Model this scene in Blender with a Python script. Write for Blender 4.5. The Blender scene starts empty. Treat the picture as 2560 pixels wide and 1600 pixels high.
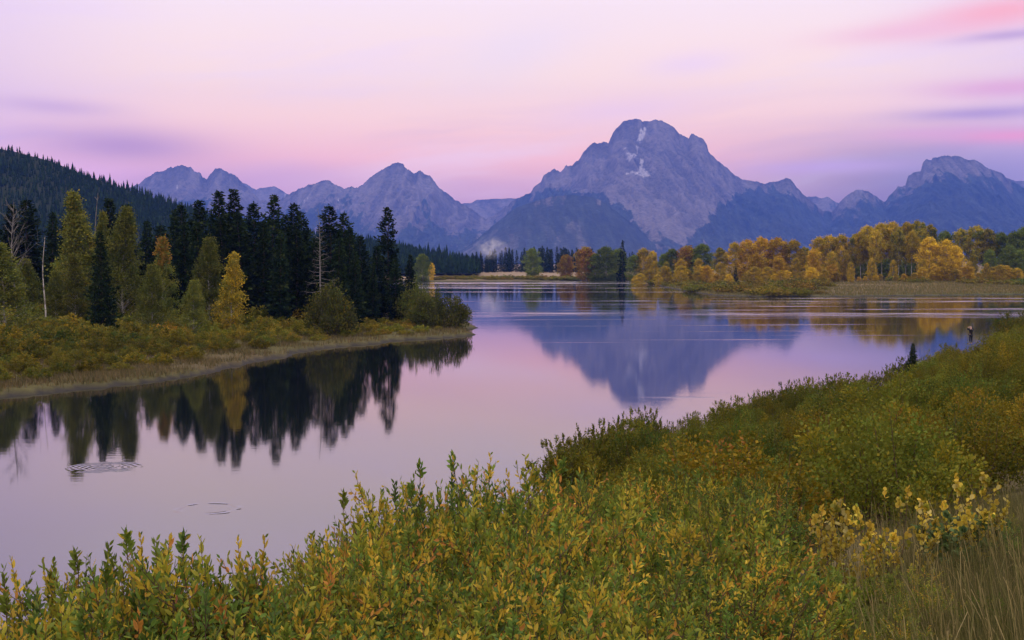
import bpy, math, random
import numpy as np
from mathutils import Vector

# ------------------------------------------------------------------ scene, camera, sky, sun
SC = bpy.context.scene
COL = SC.collection
F, CX, CY, HY, CAMZ = 3400.0, 1280.0, 800.0, 657.0, 12.0     # focal length and horizon in pixels of the 2560 x 1600 photo
PITCH = math.atan((CY - HY) / F)
cam = bpy.data.objects.new('camera', bpy.data.cameras.new('camera'))
COL.objects.link(cam)
cam.location = (0, 0, CAMZ)
cam.rotation_euler = (math.pi / 2 - PITCH, 0, 0)
cam.data.sensor_width = 36.0
cam.data.lens = 36.0 * F / 2560.0
cam.data.clip_start = 0.2
cam.data.clip_end = 60000
SC.camera = cam
SC.view_settings.view_transform = 'Standard'
SC.view_settings.look = 'None'
SC.view_settings.exposure = 0.0
SC.view_settings.gamma = 1.0
SC.cycles.use_denoising = True
SC.cycles.max_bounces = 6
SC.cycles.diffuse_bounces = 3
SC.cycles.glossy_bounces = 2
SC.cycles.transmission_bounces = 3
SC.cycles.volume_bounces = 1
SC.cycles.transparent_max_bounces = 6
SC.cycles.sample_clamp_indirect = 6.0


def ray(px, py):
    a, b = (px - CX) / F, (CY - py) / F
    c, s = math.cos(PITCH), math.sin(PITCH)
    return a, c + s * b, -s + c * b


def at(px, py, Y):
    a, y, z = ray(px, py)
    return a / y * Y, Y, CAMZ + z / y * Y


def gpt(px, py, z=0.0):
    a, y, zz = ray(px, py)
    k = (z - CAMZ) / zz
    return a * k, y * k


class NT:
    """small helper for building shader node trees"""
    def __init__(self, tree):
        self.t = tree
        self.n = tree.nodes
        self.n.clear()

    def new(self, kind, **kw):
        nd = self.n.new(kind)
        for k, v in kw.items():
            setattr(nd, k, v)
        return nd

    def put(self, sock, v):
        if isinstance(v, bpy.types.NodeSocket):
            self.t.links.new(v, sock)
        elif v is not None:
            if sock.type == 'RGBA' and not isinstance(v, (int, float)) and len(v) == 3:
                v = (*v, 1.0)
            sock.default_value = v

    def m(self, op, a, b=None, c=None, clamp=False):
        nd = self.new('ShaderNodeMath', operation=op, use_clamp=clamp)
        for s, v in zip(nd.inputs, (a, b, c)):
            self.put(s, v)
        return nd.outputs[0]

    def mix(self, f, a, b, mode='MIX'):
        nd = self.new('ShaderNodeMix', data_type='RGBA', blend_type=mode)
        self.put(nd.inputs[0], f)
        self.put(nd.inputs[6], a)
        self.put(nd.inputs[7], b)
        return nd.outputs[2]

    def ramp(self, f, stops, interp='LINEAR'):
        nd = self.new('ShaderNodeValToRGB')
        nd.color_ramp.interpolation = interp
        el = nd.color_ramp.elements
        while len(el) < len(stops):
            el.new(0.5)
        for e, (p, c) in zip(el, stops):
            e.position = p
            e.color = (*c, 1) if len(c) == 3 else c
        self.put(nd.inputs[0], f)
        return nd.outputs[0]

    def noise(self, vec, scale, detail=3, rough=0.55, dist=0.0):
        nd = self.new('ShaderNodeTexNoise')
        self.put(nd.inputs['Vector'], vec)
        nd.inputs['Scale'].default_value = scale
        nd.inputs['Detail'].default_value = detail
        nd.inputs['Roughness'].default_value = rough
        nd.inputs['Distortion'].default_value = dist
        return nd.outputs[0]

    def step(self, v, a, b):
        nd = self.new('ShaderNodeMapRange', interpolation_type='SMOOTHSTEP')
        self.put(nd.inputs[0], v)
        nd.inputs[1].default_value = a
        nd.inputs[2].default_value = b
        return nd.outputs[0]

    def xyz(self, x, y, z=0.0):
        nd = self.new('ShaderNodeCombineXYZ')
        for s, v in zip(nd.inputs, (x, y, z)):
            self.put(s, v)
        return nd.outputs[0]

    def split(self, v):
        nd = self.new('ShaderNodeSeparateXYZ')
        self.put(nd.inputs[0], v)
        return nd.outputs

    def gauss(self, x, y, x0, y0, sx, sy, tilt=0.0):
        dx = self.m('SUBTRACT', x, x0)
        dy = self.m('SUBTRACT', self.m('SUBTRACT', y, y0), self.m('MULTIPLY', dx, tilt))
        a = self.m('POWER', self.m('ABSOLUTE', self.m('DIVIDE', dx, sx)), 2.0)
        b = self.m('POWER', self.m('ABSOLUTE', self.m('DIVIDE', dy, sy)), 2.0)
        return self.m('EXPONENT', self.m('MULTIPLY', self.m('ADD', a, b), -1.0))


def srgb(r, g, b):
    f = lambda c: c / 12.92 if c <= 0.04045 else ((c + 0.055) / 1.055) ** 2.4
    return f(r / 255), f(g / 255), f(b / 255)


SUN_EL, SUN_AZ = math.radians(14), math.radians(200)       # the dawn glow stands behind the camera
SKY_GAIN = 1.25
world = bpy.data.worlds.new('World')
SC.world = world
world.use_nodes = True
w = NT(world.node_tree)
gx, gy, gz = w.split(w.new('ShaderNodeTexCoord').outputs['Generated'])
DEG = 180 / math.pi
az = w.m('MULTIPLY', w.m('ARCTAN2', gx, gy), DEG)
el = w.m('MULTIPLY', w.m('ARCSINE', gz), DEG)
t = w.m('DIVIDE', el, 40.0, clamp=True)
base = w.ramp(t, [(0.0, (0.38, 0.22, 0.30)), (2.2 / 40, (0.50, 0.26, 0.33)), (3.1 / 40, (0.74, 0.36, 0.36)), (4.3 / 40, (1.10, 0.52, 0.36)),
                  (6.0 / 40, (1.20, 0.72, 0.42)), (7.8 / 40, (1.17, 0.80, 0.50)), (10.5 / 40, (1.02, 0.78, 0.66)),
                  (15 / 40, (1.04, 0.86, 1.04)), (26 / 40, (0.70, 0.60, 0.74)), (1.0, (0.74, 0.68, 0.8))])
wob = w.m('MULTIPLY', w.m('SUBTRACT', w.noise(w.xyz(w.m('MULTIPLY', az, 0.10), w.m('MULTIPLY', el, 0.25)), 1.0, 3), 0.5), 2.2)
elw = w.m('ADD', w.m('SUBTRACT', el, w.m('MULTIPLY', az, 0.10)), wob)
n1 = w.noise(w.xyz(w.m('MULTIPLY', az, 0.055), w.m('MULTIPLY', elw, 0.36), 3.1), 1.0, 4, 0.55)
n2 = w.noise(w.xyz(w.m('MULTIPLY', az, 0.05), w.m('MULTIPLY', elw, 0.62), 9.7), 1.0, 4, 0.5)
low = w.step(el, 8.5, 3.0)
sky = w.mix(w.m('MULTIPLY', w.step(n1, 0.47, 0.72), 0.55), base, srgb(255, 222, 222))
sky = w.mix(w.m('MULTIPLY', w.m('MULTIPLY', w.step(n2, 0.50, 0.72), low), 0.55), sky, (0.70, 0.38, 0.42))
# lower right of the sky is bluer, the outer sides a little deeper pink
right = w.m('MULTIPLY', w.step(az, 5.0, 20.0), w.step(el, 6.4, 3.2))
sky = w.mix(w.m('MULTIPLY', right, 0.92), sky, (0.055, 0.06, 0.11))
side = w.step(w.m('ABSOLUTE', az), 12.0, 26.0)
sky = w.mix(w.m('MULTIPLY', side, 0.55), sky, srgb(214, 178, 214))
elt = w.m('ADD', el, w.m('MULTIPLY', wob, 0.22))
for (x0, y0, sx, sy, tl, c, k) in [
    (-15.8, 4.7, 3.6, 0.75, -0.04, (190, 132, 152), 0.85), (-18.5, 6.2, 2.5, 0.35, -0.05, (205, 150, 168), 0.55),
    (-17.5, 3.6, 3.2, 0.45, -0.03, (250, 180, 205), 0.6), (-13.5, 3.3, 2.6, 0.4, 0.0, (184, 132, 158), 0.6), (-9.5, 3.6, 3.0, 0.6, 0.0, (206, 156, 184), 0.45),
    (0.6, 9.2, 3.2, 1.3, 0.30, (255, 226, 212), 0.9), (7.5, 8.2, 2.0, 0.5, 0.1, (252, 214, 220), 0.6),
    (4.5, 6.3, 3.5, 0.6, 0.08, (250, 204, 212), 0.5),
    (19.4, 9.7, 3.0, 0.62, 0.09, (262, 165, 146), 0.95), (16.0, 9.25, 3.2, 0.42, 0.05, (256, 186, 180), 0.75),
    (20.0, 8.85, 2.0, 0.20, 0.05, (190, 140, 170), 0.75),
    (20.0, 6.9, 3.0, 0.35, 0.0, (248, 160, 168), 0.8), (19.0, 5.95, 3.4, 0.30, 0.02, (170, 120, 160), 0.75),
    (20.2, 5.0, 2.6, 0.30, 0.0, (258, 145, 156), 0.85), (17.0, 5.2, 2.4, 0.28, 0.03, (240, 160, 170), 0.6),
    (13.0, 3.9, 3.2, 0.30, 0.0, (206, 160, 206), 0.6),
]:
    sky = w.mix(w.m('MULTIPLY', w.gauss(az, elt, x0, y0, sx, sy, tl), k), sky, srgb(*c))
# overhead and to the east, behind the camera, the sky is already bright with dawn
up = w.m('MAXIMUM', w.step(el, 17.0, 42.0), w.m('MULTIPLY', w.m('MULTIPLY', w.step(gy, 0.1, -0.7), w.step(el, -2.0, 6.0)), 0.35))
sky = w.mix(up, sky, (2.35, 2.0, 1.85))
nis = w.new('ShaderNodeTexSky', sky_type='NISHITA')
nis.sun_disc = False
nis.sun_elevation = math.radians(2)
nis.sun_rotation = SUN_AZ
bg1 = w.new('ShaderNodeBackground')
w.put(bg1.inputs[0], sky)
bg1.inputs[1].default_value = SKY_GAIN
bg2 = w.new('ShaderNodeBackground')
w.put(bg2.inputs[0], nis.outputs[0])
bg2.inputs[1].default_value = 0.05
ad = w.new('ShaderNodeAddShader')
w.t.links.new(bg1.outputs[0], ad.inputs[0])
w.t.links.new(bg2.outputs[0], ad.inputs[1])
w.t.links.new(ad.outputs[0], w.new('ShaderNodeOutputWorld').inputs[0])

sun = bpy.data.objects.new('sun', bpy.data.lights.new('sun', 'SUN'))
COL.objects.link(sun)
sun.data.energy = 0.5
sun.data.angle = math.radians(40)
sun.data.color = (1.0, 0.80, 0.66)
sd_ = Vector((math.sin(SUN_AZ) * math.cos(SUN_EL), math.cos(SUN_AZ) * math.cos(SUN_EL), math.sin(SUN_EL)))
sun.rotation_euler = sd_.to_track_quat('Z', 'Y').to_euler()

# ------------------------------------------------------------------ numeric helpers
RNG = np.random.default_rng(7)


def lerp(a, b, f):
    return a + (b - a) * f


def sstep(a, b, x):
    q = np.clip((np.asarray(x, float) - a) / (b - a), 0, 1)
    return q * q * (3 - 2 * q)


def vnoise(x, y, seed=0):
    x = np.asarray(x, float)
    y = np.asarray(y, float)
    xi, yi = np.floor(x).astype(np.int64), np.floor(y).astype(np.int64)
    fx, fy = x - xi, y - yi
    fx, fy = fx * fx * (3 - 2 * fx), fy * fy * (3 - 2 * fy)

    def h(a, b):
        n = (a * 374761393 + b * 668265263 + seed * 1274126177) & 0xffffffff
        n = ((n ^ (n >> 13)) * 1274126177) & 0xffffffff
        n = ((n ^ (n >> 16)) * 2246822519) & 0xffffffff
        return (n ^ (n >> 15)) / 4294967295.0
    return lerp(lerp(h(xi, yi), h(xi + 1, yi), fx), lerp(h(xi, yi + 1), h(xi + 1, yi + 1), fx), fy)


def fbm(x, y, seed=0, octv=4, gain=0.5):
    s, a, tot = 0.0, 1.0, 0.0
    for o in range(octv):
        s = s + a * vnoise(x * 2 ** o + 17.3 * o, y * 2 ** o - 9.1 * o, seed + o)
        tot += a
        a *= gain
    return s / tot


def ridged(x, y, seed=0, octv=4, gain=0.55):
    s, a, tot = 0.0, 1.0, 0.0
    for o in range(octv):
        v = 1 - np.abs(2 * vnoise(x * 2 ** o + 5.7 * o, y * 2 ** o + 3.3 * o, seed + o) - 1)
        s = s + a * v * v
        tot += a
        a *= gain
    return s / tot


def inpoly(x, y, poly):
    x, y = np.asarray(x, float), np.asarray(y, float)
    r = np.zeros(x.shape, bool)
    for (x0, y0), (x1, y1) in zip(poly, poly[1:] + poly[:1]):
        if y0 == y1:
            continue
        c = ((y0 > y) != (y1 > y)) & (x < (x1 - x0) * (y - y0) / (y1 - y0) + x0)
        r ^= c
    return r


def sdist(x, y, poly):
    """signed distance to a polygon, positive inside"""
    x, y = np.asarray(x, float), np.asarray(y, float)
    d = np.full(x.shape, 1e18)
    for (x0, y0), (x1, y1) in zip(poly, poly[1:] + poly[:1]):
        ex, ey = x1 - x0, y1 - y0
        k = np.clip(((x - x0) * ex + (y - y0) * ey) / (ex * ex + ey * ey + 1e-12), 0, 1)
        d = np.minimum(d, (x - x0 - k * ex) ** 2 + (y - y0 - k * ey) ** 2)
    return np.sqrt(d) * np.where(inpoly(x, y, poly), 1, -1)


# ------------------------------------------------------------------ mesh helpers
class MB:
    """collects triangles (and quads) with a colour per vertex, then links them as ONE mesh object"""
    def __init__(self):
        self.v, self.c, self.f, self.k, self.n = [], [], [], [], 0

    def add(self, V, Fc, color=(1, 1, 1), mat=0):
        V = np.asarray(V, float).reshape(-1, 3)
        C = np.asarray(color, float)
        if C.ndim == 1:
            C = np.repeat(C[None, :3], len(V), 0)
        self.v.append(V)
        self.c.append(C)
        Fc = np.asarray(Fc, np.int64)
        self.f.append(Fc + self.n)
        self.k.append((mat, len(Fc), Fc.shape[1]))
        self.n += len(V)

    def mesh(self, name, mats, smooth=False):
        V, C = np.concatenate(self.v), np.concatenate(self.c)
        me = bpy.data.meshes.new(name)
        me.vertices.add(len(V))
        me.vertices.foreach_set('co', V.astype(np.float32).ravel())
        tot = np.concatenate([np.full(n, s) for (_, n, s) in self.k])
        idx = np.concatenate([f.ravel() for f in self.f])
        me.loops.add(len(idx))
        me.loops.foreach_set('vertex_index', idx.astype(np.int32))
        me.polygons.add(len(tot))
        me.polygons.foreach_set('loop_start', np.concatenate([[0], np.cumsum(tot)[:-1]]).astype(np.int32))
        me.polygons.foreach_set('loop_total', tot.astype(np.int32))
        me.polygons.foreach_set('material_index', np.concatenate([np.full(n, m) for (m, n, _) in self.k]).astype(np.int32))
        if smooth:
            me.polygons.foreach_set('use_smooth', np.ones(len(tot), bool))
        at_ = me.attributes.new('tint', 'FLOAT_COLOR', 'POINT')
        at_.data.foreach_set('color', np.concatenate([C, np.ones((len(C), 1))], 1).astype(np.float32).ravel())
        for m in (mats if isinstance(mats, (list, tuple)) else [mats]):
            me.materials.append(m)
        me.update(calc_edges=True)
        return me

    def build(self, name, mats, parent=None, smooth=False):
        return link(name, self.mesh(name, mats, smooth), parent)


def link(name, data, parent=None):
    o = bpy.data.objects.new(name, data)
    COL.objects.link(o)
    if parent is not None:
        o.parent = parent
    return o


def tag(o, label=None, cat=None, group=None, kind=None):
    for k, v in (('label', label), ('category', cat), ('group', group), ('kind', kind)):
        if v:
            o[k] = v
    return o


def unit(a):
    a = np.asarray(a, float)
    return a / (np.linalg.norm(a, axis=-1, keepdims=True) + 1e-9)


LEAF = (np.array([(0, 0, 0), (-.17, .28, .04), (0, .3, -.03), (.17, .28, .04), (-.17, .62, .05), (0, .64, -.02), (.17, .62, .05), (0, 1, .06)]),
        np.array([(0, 2, 1), (0, 3, 2), (1, 2, 5), (1, 5, 4), (2, 3, 6), (2, 6, 5), (4, 5, 7), (5, 6, 7)]))
DIAMOND = (np.array([(0, 0, 0), (-.32, .5, .04), (.32, .5, -.04), (0, 1, 0)]), np.array([(0, 2, 1), (1, 2, 3)]))
ang = np.linspace(0, 2 * np.pi, 8)[:-1]
ROUND = (np.vstack([[(0, .52, 0)], np.c_[.5 * np.sin(ang), .5 - .5 * np.cos(ang), .06 * np.abs(np.sin(ang))]]),
         np.array([(0, 1 + (i + 1) % 7, 1 + i) for i in range(7)]))


def scatter(mb, tmpl, P, D, S, color, rng, wid=1.0, mat=0):
    """place a leaf template at each point P, growing along D, scaled S"""
    tv, tf = tmpl
    n = len(P)
    Y = unit(D)
    R = unit(rng.normal(size=(n, 3)))
    X = unit(np.cross(Y, R))
    Z = np.cross(X, Y)
    S = np.broadcast_to(np.asarray(S, float), (n,))[:, None, None]
    wid = np.broadcast_to(np.asarray(wid, float), (n,))[:, None, None]
    V = P[:, None, :] + S * (tv[None, :, 0:1] * X[:, None, :] * wid + tv[None, :, 1:2] * Y[:, None, :] + tv[None, :, 2:3] * Z[:, None, :])
    Fc = (tf[None] + (np.arange(n) * len(tv))[:, None, None]).reshape(-1, tf.shape[1])
    C = np.asarray(color, float)
    if C.ndim == 2:
        C = np.repeat(C, len(tv), 0)
    mb.add(V.reshape(-1, 3), Fc, C, mat)


def tube(mb, P, R, sides=5, color=(1, 1, 1), mat=0):
    P = np.asarray(P, float)
    R = np.broadcast_to(np.asarray(R, float), (len(P),))
    T = unit(np.gradient(P, axis=0))
    ref = np.array([0.31, 0.95, 0.1]) if abs(T[0][2]) > 0.8 else np.array([0.1, 0.2, 1.0])
    X = unit(np.cross(T, ref))
    Y = np.cross(T, X)
    a = np.arange(sides) * 2 * np.pi / sides
    V = P[:, None] + R[:, None, None] * (np.cos(a)[None, :, None] * X[:, None] + np.sin(a)[None, :, None] * Y[:, None])
    q = []
    for i in range(len(P) - 1):
        for j in range(sides):
            k = (j + 1) % sides
            q.append((i * sides + j, i * sides + k, (i + 1) * sides + k, (i + 1) * sides + j))
    mb.add(V.reshape(-1, 3), np.array(q), color, mat)


# ------------------------------------------------------------------ materials
def material(name):
    m = bpy.data.materials.new(name)
    m.use_nodes = True
    return m, NT(m.node_tree)


def finish(nt, shader, disp=None):
    o = nt.new('ShaderNodeOutputMaterial')
    nt.t.links.new(shader, o.inputs[0])


def tint(nt):
    return nt.new('ShaderNodeAttribute', attribute_name='tint').outputs[0]


def principled(nt, color, rough=0.8, spec=0.3, normal=None):
    b = nt.new('ShaderNodeBsdfPrincipled')
    nt.put(b.inputs['Base Color'], color)
    nt.put(b.inputs['Roughness'], rough)
    b.inputs['Specular IOR Level'].default_value = spec
    if normal is not None:
        nt.put(b.inputs['Normal'], normal)
    return b.outputs[0]


def leaf_material(name, transl=0.35, alt=None, alt_k=0.5, gain=1.0, gloss=0.012):
    """leaf colour comes from the mesh, each plant leaning a little towards another autumn hue"""
    m, nt = material(name)
    c = tint(nt)
    rnd = nt.new('ShaderNodeObjectInfo').outputs['Random']
    if alt:
        c = nt.mix(nt.m('MULTIPLY', nt.step(rnd, 0.25, 1.0), alt_k), c, nt.mix(0.35, alt, c))
    v = nt.m('MULTIPLY_ADD', nt.m('FRACT', nt.m('MULTIPLY', rnd, 7.31)), 0.62, 0.66 * gain)
    c = nt.mix(1.0, c, nt.xyz(v, v, v), 'MULTIPLY')
    d = nt.new('ShaderNodeBsdfDiffuse')
    nt.put(d.inputs[0], c)
    tr = nt.new('ShaderNodeBsdfTranslucent')
    nt.put(tr.inputs[0], c)
    mx = nt.new('ShaderNodeMixShader')
    mx.inputs[0].default_value = transl
    nt.t.links.new(d.outputs[0], mx.inputs[1])
    nt.t.links.new(tr.outputs[0], mx.inputs[2])
    g = nt.new('ShaderNodeBsdfGlossy')
    g.inputs[0].default_value = (1, 1, 1, 1)
    g.inputs['Roughness'].default_value = 0.5
    mx2 = nt.new('ShaderNodeMixShader')
    mx2.inputs[0].default_value = gloss
    nt.t.links.new(mx.outputs[0], mx2.inputs[1])
    nt.t.links.new(g.outputs[0], mx2.inputs[2])
    finish(nt, mx2.outputs[0])
    return m


def bark_material(name, a, b, scale=3.0, squash=1.0):
    m, nt = material(name)
    pos = nt.new('ShaderNodeTexCoord').outputs['Object']
    x, y, z = nt.split(pos)
    n = nt.noise(nt.xyz(x, y, nt.m('MULTIPLY', z, squash)), scale, 4)
    finish(nt, principled(nt, nt.mix(nt.step(n, 0.4, 0.62), a, b), 0.9, 0.02))
    return m


M_NEAR = leaf_material('near_leaf', 0.4, (0.17, 0.165, 0.012), 0.5, 1.42, 0.008)
M_WILLOW = leaf_material('willow_leaf', 0.3, (0.125, 0.115, 0.008), 0.6, 1.02, 0.005)
M_BANK = leaf_material('bank_leaf', 0.3, (0.11, 0.09, 0.010), 0.5, 1.1, 0.004)
M_ASPEN = leaf_material('aspen_leaf', 0.35, None, 0.5, 1.08, 0.005)
M_NEEDLE = leaf_material('needle', 0.1, gloss=0.002)
M_GRASS = leaf_material('grass_blade', 0.3)
M_TWIG = bark_material('twig_bark', (0.055, 0.036, 0.026), (0.10, 0.065, 0.045), 9)
M_BARK = bark_material('conifer_bark', (0.035, 0.026, 0.02), (0.075, 0.058, 0.045), 4, 0.3)
M_WHITE = bark_material('aspen_bark', (0.34, 0.33, 0.29), (0.14, 0.13, 0.11), 1.6, 1.0)
M_GREY = bark_material('dead_wood', (0.085, 0.082, 0.076), (0.16, 0.155, 0.145), 3, 0.4)


def ground_material():
    m, nt = material('ground_soil')
    c = tint(nt)
    pos = nt.new('ShaderNodeNewGeometry').outputs['Position']
    n = nt.noise(pos, 0.9, 5, 0.6)
    n2 = nt.noise(pos, 7.0, 3, 0.6)
    k = nt.m('ADD', nt.m('MULTIPLY', n, 0.9), nt.m('MULTIPLY', n2, 0.6))
    c = nt.mix(1.0, c, nt.xyz(k, k, k), 'MULTIPLY')
    bp = nt.new('ShaderNodeBump')
    bp.inputs['Strength'].default_value = 0.6
    bp.inputs['Distance'].default_value = 0.08
    nt.put(bp.inputs['Height'], n2)
    finish(nt, principled(nt, c, 0.95, 0.1, bp.outputs[0]))
    return m


def rock_material():
    m, nt = material('mountain_rock')
    c = tint(nt)
    pos = nt.new('ShaderNodeNewGeometry').outputs['Position']
    x, y, z = nt.split(pos)
    n = nt.noise(nt.xyz(x, y, nt.m('MULTIPLY', z, 0.35)), 0.026, 6, 0.72)
    n2 = nt.noise(pos, 0.09, 3, 0.7)
    k = nt.m('MAXIMUM', nt.m('ADD', nt.m('MULTIPLY_ADD', n, 2.6, -0.75), nt.m('MULTIPLY', n2, 0.9)), 0.25)
    c = nt.mix(1.0, c, nt.xyz(k, k, k), 'MULTIPLY')
    bp = nt.new('ShaderNodeBump')
    bp.inputs['Strength'].default_value = 0.8
    bp.inputs['Distance'].default_value = 28.0
    nt.put(bp.inputs['Height'], n)
    finish(nt, principled(nt, c, 0.95, 0.1, bp.outputs[0]))
    return m


def water_material():
    m, nt = material('river_water')
    pos = nt.new('ShaderNodeNewGeometry').outputs['Position']
    x, y, z = nt.split(pos)
    # wind-ruffled lanes far out, glass-calm water close in
    lane = nt.noise(nt.xyz(nt.m('MULTIPLY', x, 0.0042), nt.m('MULTIPLY', nt.m('SUBTRACT', y, nt.m('MULTIPLY', x, 0.06)), 0.030), 1.7), 1.0, 3, 0.5)
    far = nt.m('MULTIPLY', nt.step(y, 250.0, 330.0), nt.m('MULTIPLY', nt.step(lane, 0.50, 0.66), 0.6))
    lanes = far
    for (x0, y0, sx, sy, tl, k) in [(60, 800, 300, 40, -0.04, .8), (20, 560, 170, 10, -0.02, .6), (240, 462, 190, 6, 0.03, .9), (60, 372, 75, 3, 0.14, .6), (20, 330, 46, 4, 0.10, .5),
                                    (95, 318, 50, 3, 0.1, .55), (14, 160, 7.5, 0.35, 0.0, .5), (22, 125, 4.0, 0.5, 0.0, .6), (15.5, 121, 3.2, 0.5, 0.0, .6), (17, 186, 3.6, 0.4, 0.0, .5),
                                    (30, 290, 40, 2.5, 0.15, .5), (40, 345, 60, 2.0, 0.1, .5), (70, 400, 80, 3, 0.1, .5), (45, 262, 40, 2.0, 0.12, .5), (38, 238, 26, 1.4, 0.08, .45), (30, 212, 22, 1.2, 0.05, .4), (52, 225, 20, 1.0, 0.0, .35), (12, 205, 12, 0.9, 0.05, .4), (60, 430, 120, 4, 0.08, .7), (90, 350, 70, 4, 0.1, .6)]:
        lanes = nt.m('MAXIMUM', lanes, nt.m('MULTIPLY', nt.gauss(x, y, x0, y0, sx, sy, tl), k))
    grain = nt.noise(nt.xyz(nt.m('MULTIPLY', x, 0.045), nt.m('MULTIPLY', y, 0.22), 5.0), 1.0, 4, 0.65)
    lanes = nt.m('MULTIPLY', lanes, nt.step(grain, 0.32, 0.66))
    wob = nt.noise(nt.xyz(nt.m('MULTIPLY', x, 0.25), nt.m('MULTIPLY', y, 1.6), 0.0), 1.0, 3, 0.6)
    fine = nt.noise(nt.xyz(nt.m('MULTIPLY', x, 2.2), nt.m('MULTIPLY', y, 6.5), 0.0), 1.0, 2, 0.5)
    h = nt.m('ADD', nt.m('MULTIPLY', wob, 0.0020), nt.m('MULTIPLY', fine, nt.m('MULTIPLY_ADD', lanes, 0.008, 0.00006)))

    def ring(cx, cy, r0, r1, wl, amp):
        dx, dy = nt.m('SUBTRACT', x, cx), nt.m('SUBTRACT', y, cy)
        r = nt.m('SQRT', nt.m('ADD', nt.m('MULTIPLY', dx, dx), nt.m('MULTIPLY', dy, dy)))
        env = nt.m('MULTIPLY', nt.step(r, r0 - 0.25, r0), nt.step(r, r1 + 0.35, r1))
        env = nt.m('MULTIPLY', env, nt.step(nt.noise(nt.xyz(x, y, cx), 0.8, 2), 0.40, 0.62))
        return nt.m('MULTIPLY', nt.m('MULTIPLY', nt.m('SINE', nt.m('MULTIPLY', r, 6.283 / wl)), env), amp)
    for a in (RING_A, RING_B):
        h = nt.m('ADD', h, ring(*a))
    bp = nt.new('ShaderNodeBump')
    bp.inputs['Strength'].default_value = 1.0
    bp.inputs['Distance'].default_value = 1.0
    nt.put(bp.inputs['Height'], h)
    g = nt.new('ShaderNodeBsdfGlossy')
    g.inputs[0].default_value = (0.98, 0.96, 0.97, 1)
    nt.put(g.inputs['Roughness'], nt.m('MULTIPLY_ADD', lanes, 0.26, 0.030))
    nt.put(g.inputs['Normal'], bp.outputs[0])
    d = nt.new('ShaderNodeBsdfDiffuse')
    d.inputs[0].default_value = (0.004, 0.006, 0.008, 1)
    fr = nt.new('ShaderNodeFresnel')
    fr.inputs[0].default_value = 2.2
    mx = nt.new('ShaderNodeMixShader')
    nt.put(mx.inputs[0], fr.outputs[0])
    nt.t.links.new(d.outputs[0], mx.inputs[1])
    nt.t.links.new(g.outputs[0], mx.inputs[2])
    finish(nt, mx.outputs[0])
    return m


_a, _b = gpt(262, 1168), gpt(520, 1272)
RING_A = (_a[0], _a[1], 0.3, 2.0, 0.36, 0.010)
RING_B = (_b[0], _b[1], 1.35, 1.45, 0.9, 0.012)

# ------------------------------------------------------------------ land shapes in plan
NEAR = [(-400, 10), (-80, 30), (-40, 38), (-15, 43), (0, 51), (3, 66), (8, 84), (20, 104), (32, 122), (42, 140), (55, 164),
        (80, 218), (140, 280), (300, 360), (700, 400), (700, -18000), (-18000, -18000), (-18000, 10)]
LEFT = [gpt(px, py) for px, py in [(-220, 1012), (0, 993), (130, 985), (300, 961), (500, 936), (640, 906), (800, 872), (1000, 852),
                                    (1100, 846), (1170, 838), (1184, 826), (1172, 806), (1130, 782)]] + \
       [(-60, 372), (-120, 395), (-300, 420), (-700, 470), (-700, 80), (-200, 95)]
FARL = [(-17000, 900), (-900, 900)] + [gpt(px, py) for px, py in [(900, 702), (1060, 703.5), (1200, 704), (1350, 703), (1500, 701), (1590, 701),
        (1640, 713), (1700, 726), (1780, 738), (1900, 742), (2100, 741), (2400, 738), (2700, 735)]] + \
       [(600, 545), (1200, 640), (17000, 900), (17000, 17800), (-17000, 17800)]


def height(x, y):
    x, y = np.asarray(x, float), np.asarray(y, float)
    z = np.full(x.shape, -1.6)
    s = sdist(x, y, NEAR)
    lump = (fbm(x * 0.35, y * 0.35, 3, 3) - 0.5)
    right = np.clip(x, 0, 9) * 0.13 * sstep(3, 12, y)
    zn = np.minimum(0.25 + 0.205 * s, 10.35) - 0.25 * sstep(1.5, 7, np.hypot(x, y)) * sstep(14, 2, x) * sstep(60, 20, y) + right * sstep(70, 30, y)
    zn = np.where(s > 90, np.minimum(0.25 + 0.205 * s, 10.35), zn) + lump * 0.5 * sstep(1, 5, s)
    z = np.maximum(z, np.where(s > -6, np.where(s < 0, -1.6 + 1.85 * sstep(-6, 0, s), zn), -1.6))
    s = sdist(x, y, LEFT) + (fbm(x * 0.16, y * 0.16, 15, 3) - .5) * 4.0 * sstep(500, 300, y)
    zl = 0.42 * sstep(0, 1.2, s) + 0.014 * np.clip(s - 1, 0, 90) + (fbm(x * 0.12, y * 0.12, 8, 3) - 0.5) * 0.9 * sstep(2, 12, s)
    z = np.maximum(z, np.where(s > -5, np.where(s < 0, -1.6 + 1.6 * sstep(-5, 0, s), zl), -1.6))
    s = sdist(x, y, FARL)
    r = sstep(60, 220, x)
    zf = 0.35 * sstep(0, 3, s) + lerp(0.0066, 0.0125, r) * np.clip(s - lerp(0, 100, r * sstep(200, 260, x)), 0, 330) + (fbm(x * 0.03, y * 0.03, 5, 3) - 0.5) * 0.9 * sstep(5, 40, s)
    zf = np.minimum(zf, 6.5)
    z = np.maximum(z, np.where(s > -12, np.where(s < 0, -1.6 + 1.6 * sstep(-12, 0, s), zf), -1.6))
    return z


def zat(x, y):
    return float(height(np.array([x]), np.array([y]))[0])


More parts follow.
